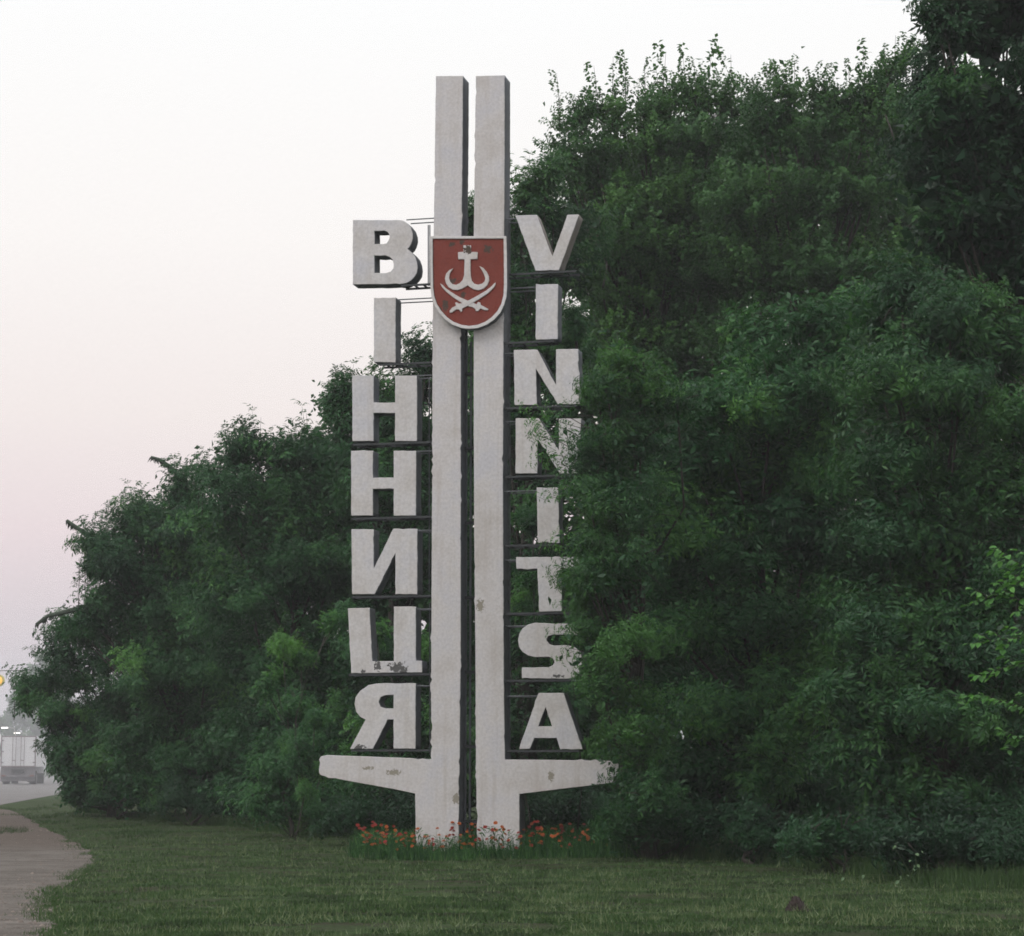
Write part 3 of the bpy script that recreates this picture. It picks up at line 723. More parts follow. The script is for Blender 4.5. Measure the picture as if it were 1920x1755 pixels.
tt, rr_ = tree('willow_leaved_tree', 'tree', 'narrow-leaved tree overhanging the right half of the Latin letters', GR, 33.6, 1222,
     [(1160, 655, 34), (1135, 710, 42), (1205, 720, 62), (1125, 800, 45), (1200, 830, 78), (1115, 900, 50), (1180, 940, 82), (1115, 985, 50), (1185, 1060, 85), (1112, 1080, 46), (1120, 1180, 55), (1180, 1190, 80), (1125, 1280, 50), (1180, 1310, 70), (1200, 1410, 60), (1215, 1500, 60), (1270, 760, 60), (1212, 1450, 38), (1205, 1520, 45), (1195, 1360, 50), (1108, 845, 28), (1100, 905, 26), (1098, 1000, 26), (1106, 1060, 24), (1108, 1125, 26), (1122, 1230, 24)],
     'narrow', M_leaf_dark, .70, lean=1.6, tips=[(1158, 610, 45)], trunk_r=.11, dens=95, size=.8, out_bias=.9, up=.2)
# sprays that hang over the letters
lv = Leaves()
for (px, py, s_, dx) in [(1010, 790, .42, -.4), (1000, 815, .30, -.8), (1030, 820, .42, -.3), (1035, 850, .45, -.5), (1050, 870, .45, -.6), (1065, 860, .45, -.4), (1075, 830, .4, -.5), (1020, 770, .35, 0), (1045, 790, .4, .1), (1085, 880, .5, -.3),
                         (1030, 930, .34, -.8), (1050, 925, .42, -.6), (1070, 950, .5, -.4), (1075, 1000, .45, -.6), (1045, 1020, .38, -.9), (1065, 1040, .45, -.7), (1070, 1075, .45, -.8), (1085, 1110, .45, -.6), (1075, 1150, .35, -.6),
                         (1090, 1190, .45, -.6), (1070, 1215, .4, -.8), (1085, 1240, .42, -.7), (1095, 1265, .4, -.4), (1095, 1200, .4, -.3), (1155, 1440, .3, -.5), (1080, 960, .5, -.2), (1082, 1030, .5, -.2), (1165, 1420, .4, -.2)]:
    p = at(px, py, 34.3 + rng.uniform(-.2, .3)) - rr_
    for q in range(1):
        off = Vector((rng.uniform(-.05, .12), rng.uniform(-.15, .15), rng.uniform(-.08, .08)))
        ax = Vector((dx, rng.uniform(-.4, .2), rng.uniform(-.1, .5)))
        lv.add('narrow', p + off, ax, s_ * rng.uniform(1.3, 1.9), rng.uniform(0, 6), rng.uniform(.5, .9))
    q0 = at(min(px + 130, 1200), py + 60, 33.9) - rr_
    if py > 1300: continue
    mb = MB(); mb.tube([q0, q0.lerp(p, .6) + Vector((0, 0, .08)), p], [.012, .008, .004], 4); mb.build('twig', M_bark, tt)
o = lv.build('hanging_spray', M_leaf_ash, tt)

# curved leafy branch tips of the left trees
def curved(rt, root, pts, Y, nleaf, rad=.055):
    mb = MB(); P = [at(x, y, Y) - root for x, y in pts]
    # resample
    Q = []
    for a, b in zip(P[:-1], P[1:]):
        for k in range(4): Q.append(a.lerp(b, k / 4))
    Q.append(P[-1])
    n_ = len(Q)
    mb.tube(Q, [rad * (.45 + .55 * k / n_) for k in range(n_)], 7)
    for k in range(n_ * 5):
        i = rng.randrange(n_ - 1); p = Q[i].lerp(Q[i + 1], rng.random())
        d = Vector((rng.gauss(0, .5), rng.gauss(0, .5), -1)).normalized(); s = Vector((1, 0, 0)).cross(d) * .03 + Vector((.03, 0, 0))
        e = p + d * rng.uniform(.08, .2)
        mb.add([p - s, p + s, e], [(0, 1, 2)])
    mb.build('branch', M_leafbark, rt)
M_leafbark = plain('leafy_bark', (0.05, 0.07, 0.05), .8, 12, .4)
curved(t2_, r2_, [(125, 976), (145, 990), (165, 1003), (190, 1020), (220, 1034), (260, 1052)], 57, 20, .10)
curved(t2_, r2_, [(283, 857), (300, 862), (318, 875), (336, 892), (352, 925)], 57, 20, .08)
curved(t1_, r1_, [(68, 1171), (90, 1155), (120, 1148), (160, 1138), (200, 1135)], 60, 20, .10)

# bushes along the foot of the wood
GU = 'bushes along the foot of the wood'
bushes = [
    ('low dark bush at the left foot of the wood beside the grass strip', 60, 230, [(190, 1505, 28), (240, 1500, 40), (290, 1500, 36)], .3),
    ('dark rounded bush at the foot of the wood under the curved-branch tree', 54, 370, [(330, 1510, 40), (390, 1505, 48), (430, 1515, 35)], .3),
    ('bush with pale fresh shoots left of the wing tip of the monument', 45, 540, [(480, 1525, 42), (540, 1510, 55), (600, 1520, 45), (560, 1400, 45), (520, 1450, 45), (560, 1320, 38)], .48),
    ('shadowy bush below the left wing of the monument', 41, 700, [(650, 1530, 48), (710, 1520, 52), (760, 1535, 40)], .25),
    ('shadowy bush below the right wing of the monument', 41, 1050, [(1000, 1530, 42), (1060, 1525, 48), (1120, 1535, 45)], .25),
    ('leafy bush at the right end of the flowerbed', 35.5, 1220, [(1180, 1540, 40), (1230, 1530, 52), (1290, 1545, 45), (1200, 1505, 30), (1185, 1565, 30)], .36),
    ('grey-green bush at the foot of the right-hand thicket', 33, 1400, [(1340, 1560, 45), (1410, 1555, 50), (1470, 1580, 45)], .3),
    ('rounded bush on the grass edge above the small mound', 30.5, 1570, [(1520, 1590, 45), (1580, 1570, 55), (1630, 1600, 45)], .30),
    ('dark bush behind the pale climbing leaves', 28.8, 1730, [(1690, 1590, 50), (1750, 1600, 52), (1800, 1560, 55)], .25),
    ('dark bush at the right edge of the grass', 28.2, 1880, [(1840, 1600, 50), (1900, 1600, 55), (1960, 1590, 55)], .25),
]
for lab, Y, bx, lobes, tn in bushes:
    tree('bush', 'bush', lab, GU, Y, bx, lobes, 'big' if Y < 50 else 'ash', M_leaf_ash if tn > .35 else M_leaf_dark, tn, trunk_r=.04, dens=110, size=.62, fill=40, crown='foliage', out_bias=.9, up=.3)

# bright shoots in front of the darker trees (suckers with fresh leaves)
GS = 'fresh shoots growing out of the wood edge'
suckers = [('yellow-green shoot seen between the column and the lower Latin letter I', 39, 985, [(985, 970, 14), (1000, 985, 12)]),
           ('fresh green shoot seen left of the Latin letter T', 39, 990, [(985, 1110, 14), (1000, 1090, 12), (975, 1140, 10)]),
           ('green shoots seen inside the Cyrillic letter Ц', 41, 712, [(705, 1190, 14), (725, 1235, 15), (795, 1215, 13)]),
           ('lime shoots at the wood edge just above the left wing tip', 43, 560, [(530, 1215, 18), (565, 1232, 14), (515, 1270, 14), (500, 1295, 12), (620, 1165, 15), (643, 1148, 12), (590, 1345, 12), (572, 1400, 14), (555, 1440, 12), (575, 1485, 13), (605, 1440, 10)]),
           ('fresh green shoot growing up right of the Latin letter I above the double N', 37.5, 1078, [(1075, 590, 14), (1082, 620, 18), (1070, 650, 12)])]
for lab, Y, bx, lobes in suckers:
    tree('young_shoot', 'plant', lab, GS, Y, bx, lobes, 'big', M_leaf_ash, .52, trunk_r=.009, dens=150, size=.5, fill=0, crown='foliage', backs=False, dark_var=.1)

# ------------------------------------------------------------------ elm branches with big lime leaves at the right edge (each leaf a part)
elm_Y = 24.5
er = Vector((at(2080, 1430, elm_Y).x, elm_Y, 0))
elm = empty('elm_tree', er)
tag(elm, 'near lime-green branches with round leaves reaching in from the right edge', 'tree')
mb = MB(); mb.tube([(0, 0, -.2), (.05, .1, 1.5), (-.05, .1, 3), (0, .1, 4.6)], [.09, .08, .06, .03], 8); mb.build('trunk', M_bark, elm, True)
r = random.Random(5)
leaf_meshes = []
for k in range(5):
    L_, W_ = 0.105, 0.068
    pts = [(0, 0, 0)] + [(W_ / 2 * w * r.uniform(.9, 1.1), L_ * y, z) for w, y, z in ((.8, .22, .008), (1, .48, .012), (.75, .75, .008))] + [(0, L_, -.01)] + [(-W_ / 2 * w * r.uniform(.9, 1.1), L_ * y, z) for w, y, z in ((.75, .75, .008), (1, .48, .012), (.8, .22, .008))] + [(0, L_ * .48, -.004)]
    me = bpy.data.meshes.new('leaf'); me.from_pydata(pts, [], [(i, (i + 1) % 8, 8) for i in range(8)])
    a = me.attributes.new('tint', 'FLOAT', 'POINT'); a.data.foreach_set('value', [min(1, .15 + .18 * k)] * 9)
    me.materials.append(M_leaf_lime); me.update(); leaf_meshes.append(me)
nleaf = 0
for (pts, nl) in [([(1960, 1020), (1920, 1060), (1890, 1045), (1870, 1055)], 14), ([(1975, 1130), (1910, 1125), (1860, 1115), (1815, 1135)], 26), ([(1970, 1205), (1920, 1195), (1870, 1200), (1812, 1208)], 24),
                  ([(1985, 1240), (1930, 1240), (1870, 1255), (1830, 1272)], 22), ([(1985, 1290), (1920, 1330), (1860, 1310), (1803, 1302)], 30), ([(1985, 1350), (1940, 1375), (1905, 1385), (1888, 1410)], 20), ([(1990, 1060), (1935, 1090), (1905, 1080), (1890, 1075)], 16)]:
    P = [at(x, y, elm_Y + r.uniform(-.1, .1)) - er for x, y in pts]
    P = [Vector((0, .1, P[0].z - .25))] + P
    mb = MB(); mb.tube(P, [.014, .01, .007, .005, .003], 5)
    tw_ = []
    for q in range(6):
        f = .3 + .6 * q / 6; i = min(3.999, f * 4); p = P[int(i)].lerp(P[int(i) + 1], i - int(i))
        e = p + Vector((-r.uniform(.1, .22), r.uniform(-.15, .15), r.choice((-1, 1)) * r.uniform(.04, .14)))
        mb.tube([p, p.lerp(e, .5) + Vector((0, 0, .015)), e], [.005, .004, .002], 4); tw_.append((p, e))
    br = mb.build('branch', M_bark, elm)
    for (p, e) in tw_:
        for f in (.3, .5, .7, .9, 1.0):
            lo = bpy.data.objects.new('leaf', r.choice(leaf_meshes)); COL.objects.link(lo); lo.parent = br
            lo.location = p.lerp(e, f)
            lo.rotation_euler = (r.uniform(-.9, .3), r.uniform(-.6, .6), r.choice((1.2, 2.4)) + r.uniform(-.4, .6)); s_ = r.uniform(.7, 1.1); lo.scale = (s_, s_, s_)
    for k in range(nl):
        f = .25 + .75 * (k + r.random()) / nl; i = min(3.999, f * 4)
        p = P[int(i)].lerp(P[int(i) + 1], i - int(i))
        lo = bpy.data.objects.new('leaf', r.choice(leaf_meshes)); COL.objects.link(lo); lo.parent = br
        lo.location = p + Vector((0, 0, .0))
        lo.rotation_euler = (r.uniform(-.9, .3), r.uniform(-.6, .6), (1.2 if k % 2 else 2.4) + r.uniform(-.5, .5) + (0.3))
        s_ = r.uniform(.7, 1.1); lo.scale = (s_, s_, s_)

# pale leaves of a climber at the foot of the thicket
cl_root = Vector((at(1710, 1430, 27.3).x, 27.3, 0.03))
cl = empty('bindweed', cl_root)
tag(cl, 'climbing plant with a few pale leaves at the foot of the right-hand thicket', 'plant')
mb = MB(); base = Vector((0, 0, 0))
M_pale = leaf_mat('pale_leaf', (.10, .17, .09), (.15, .23, .13), (.22, .29, .18), .2)
ends = [(1676, 1587), (1717, 1600), (1676, 1614), (1720, 1620), (1712, 1628), (1700, 1640), (1688, 1650), (1680, 1660), (1655, 1660), (1660, 1668), (1725, 1672), (1803, 1652), (1690, 1672), (1583, 1645), (1620, 1640)]
for (x, y) in ends:
    p = at(x, y, 27.3 + r.uniform(-.15, .15)) - cl_root; p.z = max(p.z, .03)
    mb.tube([base + Vector((r.uniform(-.1, .1), 0, -.03)), base.lerp(p, .5) + Vector((r.uniform(-.06, .06), 0, .08)), p], .003, 4)
mb.build('stem', M_stem, cl)
for (x, y) in ends + [(x + r.uniform(-14, 14), y + r.uniform(-8, 8)) for x, y in ends[:12]]:
    p = at(x, y, 27.3 + r.uniform(-.15, .15)) - cl_root; p.z = max(p.z, .03)
    me = leaf_meshes[0].copy(); me.materials.clear(); me.materials.append(M_pale)
    lo = bpy.data.objects.new('leaf', me); COL.objects.link(lo); lo.parent = cl; lo.location = p
    lo.rotation_euler = (r.uniform(-1.4, -.2), r.uniform(-.8, .8), r.uniform(2, 4.4)); s_ = r.uniform(.35, .7); lo.scale = (s_, s_, s_)

# ------------------------------------------------------------------ flowerbed
bl = []
petal_cols = {'orange': (0.42, 0.105, 0.022), 'red': (0.28, 0.028, 0.018), 'pink': (0.40, 0.09, 0.09)}
M_pet = {k: plain('petal_' + k, v, .6, 30, .25) for k, v in petal_cols.items()}
def blossom_mesh(mat, R0=.028, seed=0):
    r = random.Random(seed); mb = MB()
    for ring, (rad, z, n_) in enumerate(((1.0, 0, 9), (.72, .008, 7), (.4, .014, 5))):
        for k in range(n_):
            a = k * 2 * math.pi / n_ + ring * .4; w = math.pi / n_ * 1.15
            p0 = (0, 0, z * .5); q = R0 * rad
            p1 = (q * .8 * math.cos(a - w), q * .8 * math.sin(a - w), z + .004); p2 = (q * math.cos(a) * r.uniform(.9, 1.15), q * math.sin(a) * r.uniform(.9, 1.15), z + .007); p3 = (q * .8 * math.cos(a + w), q * .8 * math.sin(a + w), z + .004)
            mb.add([p0, p1, p2, p3], [(0, 1, 2), (0, 2, 3)])
    me = bpy.data.meshes.new('blossom'); me.from_pydata(mb.v, [], mb.f); me.materials.append(mat); return me
BM = {k: [blossom_mesh(M_pet[k], .029, i) for i in range(3)] for k in petal_cols}
def plant_mesh(seed, h, n_=46, L=.075, W=.02, spread=.13):
    r = random.Random(seed); q = []
    for k in range(n_):
        f = r.random(); az = r.uniform(0, 6.28); o_ = np.array([math.cos(az), math.sin(az), 0.])
        b = np.array([0, 0, h * f]) + o_ * r.uniform(0, spread) * (1 - .4 * f)
        q.append(leaflet(b, o_ + np.array([0, 0, r.uniform(-.2, 1.3)]), np.array([0, 0, 1.]) + r_vec(r) * .4, L * r.uniform(.6, 1.3), W * r.uniform(.7, 1.3)))
    for k in range(5):
        az = r.uniform(0, 6.28); t_ = np.array([math.cos(az) * spread * .6, math.sin(az) * spread * .6, h * r.uniform(.7, 1)])
        q.append([np.array([-.003, 0, 0.]), np.array([.003, 0, 0.]), t_ + np.array([.002, 0, 0]), t_ - np.array([.002, 0, 0])])
    A = np.array(q).reshape(-1, 3); nq = len(q)
    me = bpy.data.meshes.new('foliage'); me.from_pydata([tuple(x) for x in A], [], [tuple(range(4 * i, 4 * i + 4)) for i in range(nq)])
    a = me.attributes.new('tint', 'FLOAT', 'POINT'); a.data.foreach_set('value', np.repeat(nrg.uniform(.1, .8, nq), 4).astype(np.float32))
    me.materials.append(M_leaf_ash); return me
PM = [plant_mesh(i, .28 + .03 * i) for i in range(5)]; TPM = [plant_mesh(30 + i, .75, 34, .09, .02, .09) for i in range(3)]
def put_plant(name, label, group, cat, px, py, mesh, blooms, hgt, scale=1.0, spread=.17):
    g = gr(px, py); gz = ground_z(g.x, g.y)
    t = empty(name, (g.x, g.y, gz), rng.uniform(0, 6)); t.scale = (scale,) * 3; tag(t, label, cat, group)
    fo = link('foliage', mesh, t)
    for c in blooms:
        b = link('blossom', rng.choice(BM[c]), t)
        a = rng.uniform(0, 6.28); rr = rng.uniform(0, spread)
        b.location = (rr * math.cos(a), rr * math.sin(a), hgt * rng.uniform(.45, 1.3))
        b.rotation_euler = (rng.uniform(.2, 1.0) , rng.uniform(-.5, .5), rng.uniform(-.6, .6) - t.rotation_euler.z + rng.uniform(-.3, .3))
zones = [(675, 735, 'at the left tip of the bed', 10), (735, 785, 'below the root of the left wing', 9), (785, 835, 'before the left half of the left column', 10), (835, 885, 'before the slot side of the left column', 10),
         (885, 935, 'before the slot side of the right column', 10), (935, 985, 'before the right edge of the right column', 10), (985, 1045, 'below the root of the right wing', 9), (1045, 1110, 'below the middle of the right wing', 9), (1110, 1178, 'at the right tip of the bed', 8)]
seen = {}
for x0, x1, where, cnt in zones:
    for k in range(cnt):
        px = x0 + (x1 - x0) * (k + rng.random()) / cnt
        row = k % 3; f = (row + rng.random()) / 3; py = 1604 + 13 * f - (3 if px > 1100 else 0)
        if px < 710: py = 1609 + 7 * f
        col = 'orange' if rng.random() < .55 else 'red'
        for tr in range(12):
          col = 'orange' if rng.random() < .55 else 'red'; nb = rng.choice((3, 4, 5, 6))
          lab = ('three-bloomed', 'four-bloomed', 'five-bloomed', 'six-bloomed')[nb - 3] + f" {col} marigold in the {('back', 'middle', 'front')[row]} row {where}"
          if lab not in seen: break
        seen[lab] = 1
        put_plant('marigold', lab, 'marigolds ' + where, 'flower', px, py, rng.choice(PM), [col] * nb, .34, rng.uniform(.9, 1.35))
for px, py, wh_ in ((942, 1611, 'leftmost of four'), (952, 1611, 'second from left of four'), (962, 1611, 'third from left of four'), (971, 1611, 'rightmost of four')):
    put_plant('tall_flower', wh_ + ' tall pinkish-red flower stems against the foot of the right column', 'tall pink flowers at the right column', 'flower', px, py, rng.choice(TPM), ['pink', 'pink', 'red'], .72, 1.0, .08)
put_plant('tall_flower', 'single tall orange flower in front of the slot between the columns', None, 'flower', 885, 1611, TPM[0], ['orange'], .55, .85, .03)
put_plant('tall_flower', 'single tall orange flower at the right end of the bed', None, 'flower', 1153, 1608, TPM[1], ['orange', 'orange'], .55, .8, .08)

# ------------------------------------------------------------------ grasses
def blades(name, pts, hts, tints, nb, mat, spread=.035, width=.006, lie=0.5, label=None, cat=None, z=None):
    """one mesh of many thin blades, nb blades at every point"""
    n_ = len(pts); Ptx = np.repeat(pts, nb, axis=0); Ht = np.repeat(hts, nb) * nrg.uniform(.5, 1.2, n_ * nb); Tn = np.repeat(tints, nb) + nrg.normal(0, .12, n_ * nb)
    N = n_ * nb
    az = nrg.uniform(0, 2 * np.pi, N); b = Ptx + np.stack([nrg.normal(0, spread, N), nrg.normal(0, spread, N), np.zeros(N)], 1)
    ln = nrg.uniform(0, lie, N)
    tip = b + np.stack([np.cos(az) * Ht * np.sin(ln), np.sin(az) * Ht * np.sin(ln), Ht * np.cos(ln)], 1)
    wz = nrg.uniform(0, np.pi, N); wv = np.stack([np.cos(wz), np.sin(wz) * .4, np.zeros(N)], 1) * (width * nrg.uniform(.6, 1.4, N))[:, None]
    b[:, 2] -= .005
    V_ = np.stack([b - wv, b + wv, tip], 1).reshape(-1, 3)
    me = bpy.data.meshes.new(name)
    me.vertices.add(N * 3); me.vertices.foreach_set('co', V_.ravel())
    me.loops.add(N * 3); me.loops.foreach_set('vertex_index', np.arange(N * 3, dtype=np.int32))
    me.polygons.add(N); me.polygons.foreach_set('loop_start', np.arange(0, N * 3, 3, dtype=np.int32)); me.polygons.foreach_set('loop_total', np.full(N, 3, dtype=np.int32))
    a = me.attributes.new('tint', 'FLOAT', 'POINT'); a.data.foreach_set('value', np.repeat(np.clip(Tn, 0, 1), 3).astype(np.float32))
    me.update(calc_edges=True)
    o = link(name, me, None, [mat]); tag(o, label, cat, None, 'stuff')
    return o
def scatter(N, y0, y1, power=1.0):
    pts = []; k = 0
    U = nrg.random(N * 3); A = nrg.random(N * 3)
    Y = 1 / (1 / y0 + (1 / y1 - 1 / y0) * U) if power else y0 + (y1 - y0) * U
    X = (A * 2 - 1) * Y * .30
    e = edge_np(Y)
    ok = X > e + nrg.normal(0.0, .05, len(X))
    X, Y = X[ok][:N], Y[ok][:N]
    Z = np.array([ground_z(x, y) for x, y in zip(X, Y)])
    return np.stack([X, Y, Z], 1)
P = scatter(62000, 17.5, 75)
pn = np.array([noise.noise(Vector((x * .45, y * 1.0, 1))) + .6 * noise.noise(Vector((x * 1.7, y * 3.0, 4))) for x, y, z in P])
keep = pn > -.42
P, pn = P[keep], pn[keep]
pt = np.array([noise.noise(Vector((x * 1.1, y * 2.4, 12))) + .7 * noise.noise(Vector((x * 4, y * 5, 15))) for x, y, z in P])
dist = P[:, 1]
blades('grass', P, (.028 + .035 * np.clip(pn + .3, 0, 1)) * (1 + dist / 90), .36 + .25 * pn + .6 * pt, 5, M_grass, .05, .0058, 1.25, 'short mown grass covering the clearing', 'grass')
# pale cut clippings lying on the turf
Pc = scatter(5200, 18, 45); cn = np.array([noise.noise(Vector((x * .8, y * 2.2, 9))) for x, y, z in Pc]); Pc = Pc[cn > .12]
Pc[:, 2] += .04
o = blades('grass_clippings', Pc, np.full(len(Pc), .10), np.full(len(Pc), .85), 7, M_grass, .06, .0045, 1.5, 'pale cut grass clippings strewn on the mown turf', 'grass')
# sparse blades growing into the gravel
Pg = []
for k in range(2600):
    Y = 1 / (1 / 17.5 + (1 / 46 - 1 / 17.5) * rng.random()); x = float(edge_np(Y)) - abs(rng.gauss(0, .16)) + .05
    if noise.noise(Vector((x * 1.5, Y * .5, 7))) < -.05: continue
    Pg.append((x, Y, .006))
Pg = np.array(Pg)
blades('verge_weeds', Pg, np.full(len(Pg), .05), np.full(len(Pg), .45), 4, M_grass, .04, .004, 1.0, 'scattered weeds growing into the gravel edge', 'weeds')
mb = MB()
for k in range(2600):
    Y = 1 / (1 / 17.5 + (1 / 60 - 1 / 17.5) * rng.random()); xe = float(edge_np(Y)); x = xe + .05 - abs(rng.gauss(0, .9)) * rng.choice((.4, 1, 1.6))
    q = rng.uniform(.008, .028) * (1 if rng.random() < .93 else 1.8); a = rng.uniform(0, 6)
    vs = [(x + q * math.cos(a + j * 1.57) * rng.uniform(.6, 1.2), Y + q * math.sin(a + j * 1.57) * rng.uniform(.6, 1.2), .002) for j in range(4)] + [(x + q * .2, Y, q * rng.uniform(.4, .8))]
    mb.add(vs, [(0, 1, 4), (1, 2, 4), (2, 3, 4), (3, 0, 4)])
M_stone = plain('stone', (0.15, 0.125, 0.11), .9, 3, .55)
tag(mb.build('loose_stones', M_stone), 'loose stones and clods scattered over the gravel', 'stones', kind='stuff')
# debris strip and rough growth between gravel and road
Pd = []
for k in range(5200):
    Y = 1 / (1 / 41.5 + (1 / 78 - 1 / 41.5) * rng.random()) + abs(rng.gauss(0, 2)); xl = RX0 + RK * Y + .2
    xr = -.20 * Y + 2.0
    if Y < 45: xr = float(edge_np(Y)) + .1
    x = rng.uniform(xl, max(xl + .5, xr))
    if noise.noise(Vector((x * .7, Y * .35, 2))) > .18: Pd.append((x, Y, ground_z(x, Y)))
Pd = np.array(Pd)
blades('rough_grass', Pd, np.full(len(Pd), .12), np.full(len(Pd), .25), 5, M_grass, .08, .006, 1.1, 'rough dark grass on the strip between the gravel and the far road', 'grass')
# taller weeds along the wood's foot and in the flowerbed
Pw = []
foot = [(150, 1530), (250, 1540), (400, 1555), (560, 1575), (700, 1580), (1180, 1610), (1350, 1625), (1500, 1635), (1600, 1650), (1750, 1675), (1960, 1680)]
for (x0, y0), (x1, y1) in zip(foot[:-1], foot[1:]):
    for k in range(int(abs(x1 - x0) * 3.0)):
        f = rng.random(); g = gr(x0 + (x1 - x0) * f, y0 + (y1 - y0) * f - 5); Y = g.y + rng.gauss(0.6, .6)
        x = g.x / g.y * Y; Pw.append((x, Y, ground_z(x, Y)))
Pw = np.array(Pw)
blades('tall_weeds', Pw, nrg.uniform(.12, .34, len(Pw)), nrg.uniform(.15, .55, len(Pw)), 5, M_grass, .07, .006, .6, 'knee-high weeds and grass along the foot of the wood', 'weeds')
Pf = []
for k in range(3600):
    px = rng.uniform(668, 1186); py = 1598 + 19 * rng.random() if 700 < px < 1150 else 1605 + 10 * rng.random()
    g = gr(px, py); Pf.append((g.x, g.y, ground_z(g.x, g.y)))
Pf = np.array(Pf); wx = nrg.random(len(Pf)) ** 2.5
fr_ = np.clip((Pf[:, 1] - Pf[:, 1].min()) / (Pf[:, 1].max() - Pf[:, 1].min()), 0, 1)
blades('flowerbed_greenery', Pf, .12 + .14 * fr_ + .32 * wx, .10 + .75 * nrg.random(len(Pf)) ** 1.5, 7, M_leaf_far, .07, .009, .6, 'dense green leaves and grass stalks filling the flowerbed', 'plants')

# ------------------------------------------------------------------ small brown heap on the turf
g = gr(1496, 1722); gz = ground_z(g.x, g.y)
mb = MB(); n_ = 20; rings = 9
vs = []
for j in range(rings):
    f = j / (rings - 1); rad = .135 * (1 - f) ** .8 * (1.0 if j else 1.08) + .012
    for k in range(n_):
        a = k * 2 * math.pi / n_; q = rad * (1 + .16 * noise.noise(Vector((math.cos(a) * 2, math.sin(a) * 2, f * 4))) + .10 * noise.noise(Vector((math.cos(a) * 9, math.sin(a) * 9, f * 16))))
        vs.append((q * math.cos(a) - .02 * f, q * math.sin(a), .19 * f + .012 * noise.noise(Vector((a * 3, f * 9, 2))) - .02))
fs = [(j * n_ + k, j * n_ + (k + 1) % n_, (j + 1) * n_ + (k + 1) % n_, (j + 1) * n_ + k) for j in range(rings - 1) for k in range(n_)] + [tuple((rings - 1) * n_ + k for k in range(n_))]
mb.add(vs, fs)
for k in range(160):
    i = rng.randrange(len(vs) - n_); p = Vector(vs[i]); d = Vector((p.x, p.y, .1)).normalized(); e = p + d * rng.uniform(.01, .03) + Vector((0, 0, rng.uniform(-.01, .02)))
    mb.add([p + Vector((.004, 0, 0)), p - Vector((.004, 0, 0)), e], [(0, 1, 2)])
M_soil = plain('dark_soil', (0.024, 0.017, 0.014), .95, 60, .5, 0, .9)
o = mb.build('earth_mound', M_soil); o.location = (g.x, g.y, gz)
tag(o, 'small pointed dark brown earth heap on the mown grass at the lower right', 'mound')

# ------------------------------------------------------------------ truck going away in the haze
RD = math.atan(-RK)
TY = 158.0
tp = at(34, 1430, TY)
truck = empty('box_truck', (tp.x, TY, 0.015), RD)
tag(truck, 'white box truck driving away into the haze on the road at the left edge', 'truck')
M_tw = plain('truck_white', (0.66, 0.66, 0.68), .45, 2, .06)
M_tg = plain('truck_grey', (0.13, 0.12, 0.13), .6, 3, .2)
M_dk = plain('truck_black', (0.03, 0.03, 0.032), .7, 3, .2)
M_line = plain('door_seal', (0.24, 0.20, 0.21), .7, 3, .1)
M_lamp = plain('tail_lamp_red', (0.16, 0.05, 0.04), .4, 3, .1)
def bx(name, c, d, mat, par, bev=0.0):
    mb = MB(); mb.box(c, d); o = mb.build(name, mat, par)
    if bev:
        md = o.modifiers.new('bevel', 'BEVEL'); md.width = bev; md.segments = 2
    return o
bx('cargo_box', (0, 3.6, 2.4), (2.55, 7.2, 2.24), M_tw, truck, .03)
fr = MB()
for s in (-1, 1): fr.box((s * 1.235, -.02, 2.4), (.07, .06, 2.22))
fr.box((0, -.02, 3.49), (2.4, .06, .07)); fr.box((0, -.02, 1.31), (2.4, .06, .08)); fr.build('rear_frame', M_line, truck)
for s in (-1, 1):
    d = bx('door', (s * .595, -.03, 2.4), (1.13, .05, 2.08), M_tw, truck, .01)
    d['label'] = 'rear door, ' + ('left' if s < 0 else 'right') + ' leaf'
    for dx in (.18, .42):
        mb = MB(); mb.tube([(s * dx, -.075, 1.34), (s * dx, -.075, 3.46)], .018, 6); mb.build('lock_rod', M_line, d)
    mb = MB(); mb.box((s * .3, -.09, 1.75), (.26, .03, .05)); mb.build('handle', M_line, d)
    for z in (1.6, 2.4, 3.2): mb = MB(); mb.box((s * 1.12, -.075, z), (.16, .03, .07)); mb.build('hinge', M_line, d)
bx('bumper', (0, -.05, .62), (2.4, .12, .22), M_tg, truck, .02)
bx('chassis', (0, 4.6, .98), (.9, 9.6, .24), M_dk, truck)
bx('rear_panel', (0, .05, .76), (2.45, .08, 1.04), M_tg, truck)
for s in (-1, 1):
    bx('mudflap', (s * .92, 1.0, .52), (.62, .03, .70), M_dk, truck)
    bx('tail_lamp', (s * 1.02, -.13, .64), (.28, .05, .12), M_lamp, truck, .01)
    for yy_ in (1.7, 7.9):
        mb = MB(); mb.tube([(s * .72, yy_, .5), (s * 1.2, yy_, .5)], [.5, .5], 20); wh = mb.build('wheel', M_dk, truck)
        mb = MB(); mb.tube([(s * 1.19, yy_, .5), (s * 1.23, yy_, .5)], [.26, .24], 16); mb.build('rim', M_tg, wh)
cb = MB(); cb.add([(-1.2, 7.5, .7), (1.2, 7.5, .7), (1.2, 9.6, .7), (-1.2, 9.6, .7), (-1.2, 7.5, 3.0), (1.2, 7.5, 3.0), (1.15, 9.2, 2.95), (-1.15, 9.2, 2.95), (1.2, 9.6, 1.7), (-1.2, 9.6, 1.7)],
                  [(0, 1, 5, 4), (0, 3, 2, 1), (4, 5, 6, 7), (1, 2, 8, 6, 5), (0, 4, 7, 9, 3), (2, 3, 9, 8), (6, 8, 9, 7)])
cb.build('cab', M_tw, truck)
mb = MB(); mb.add([(-1.05, 9.59, 1.78), (1.05, 9.59, 1.78), (1.0, 9.25, 2.82), (-1.0, 9.25, 2.82)], [(0, 1, 2, 3)])
gl = mb.build('windscreen', M_dk, truck)
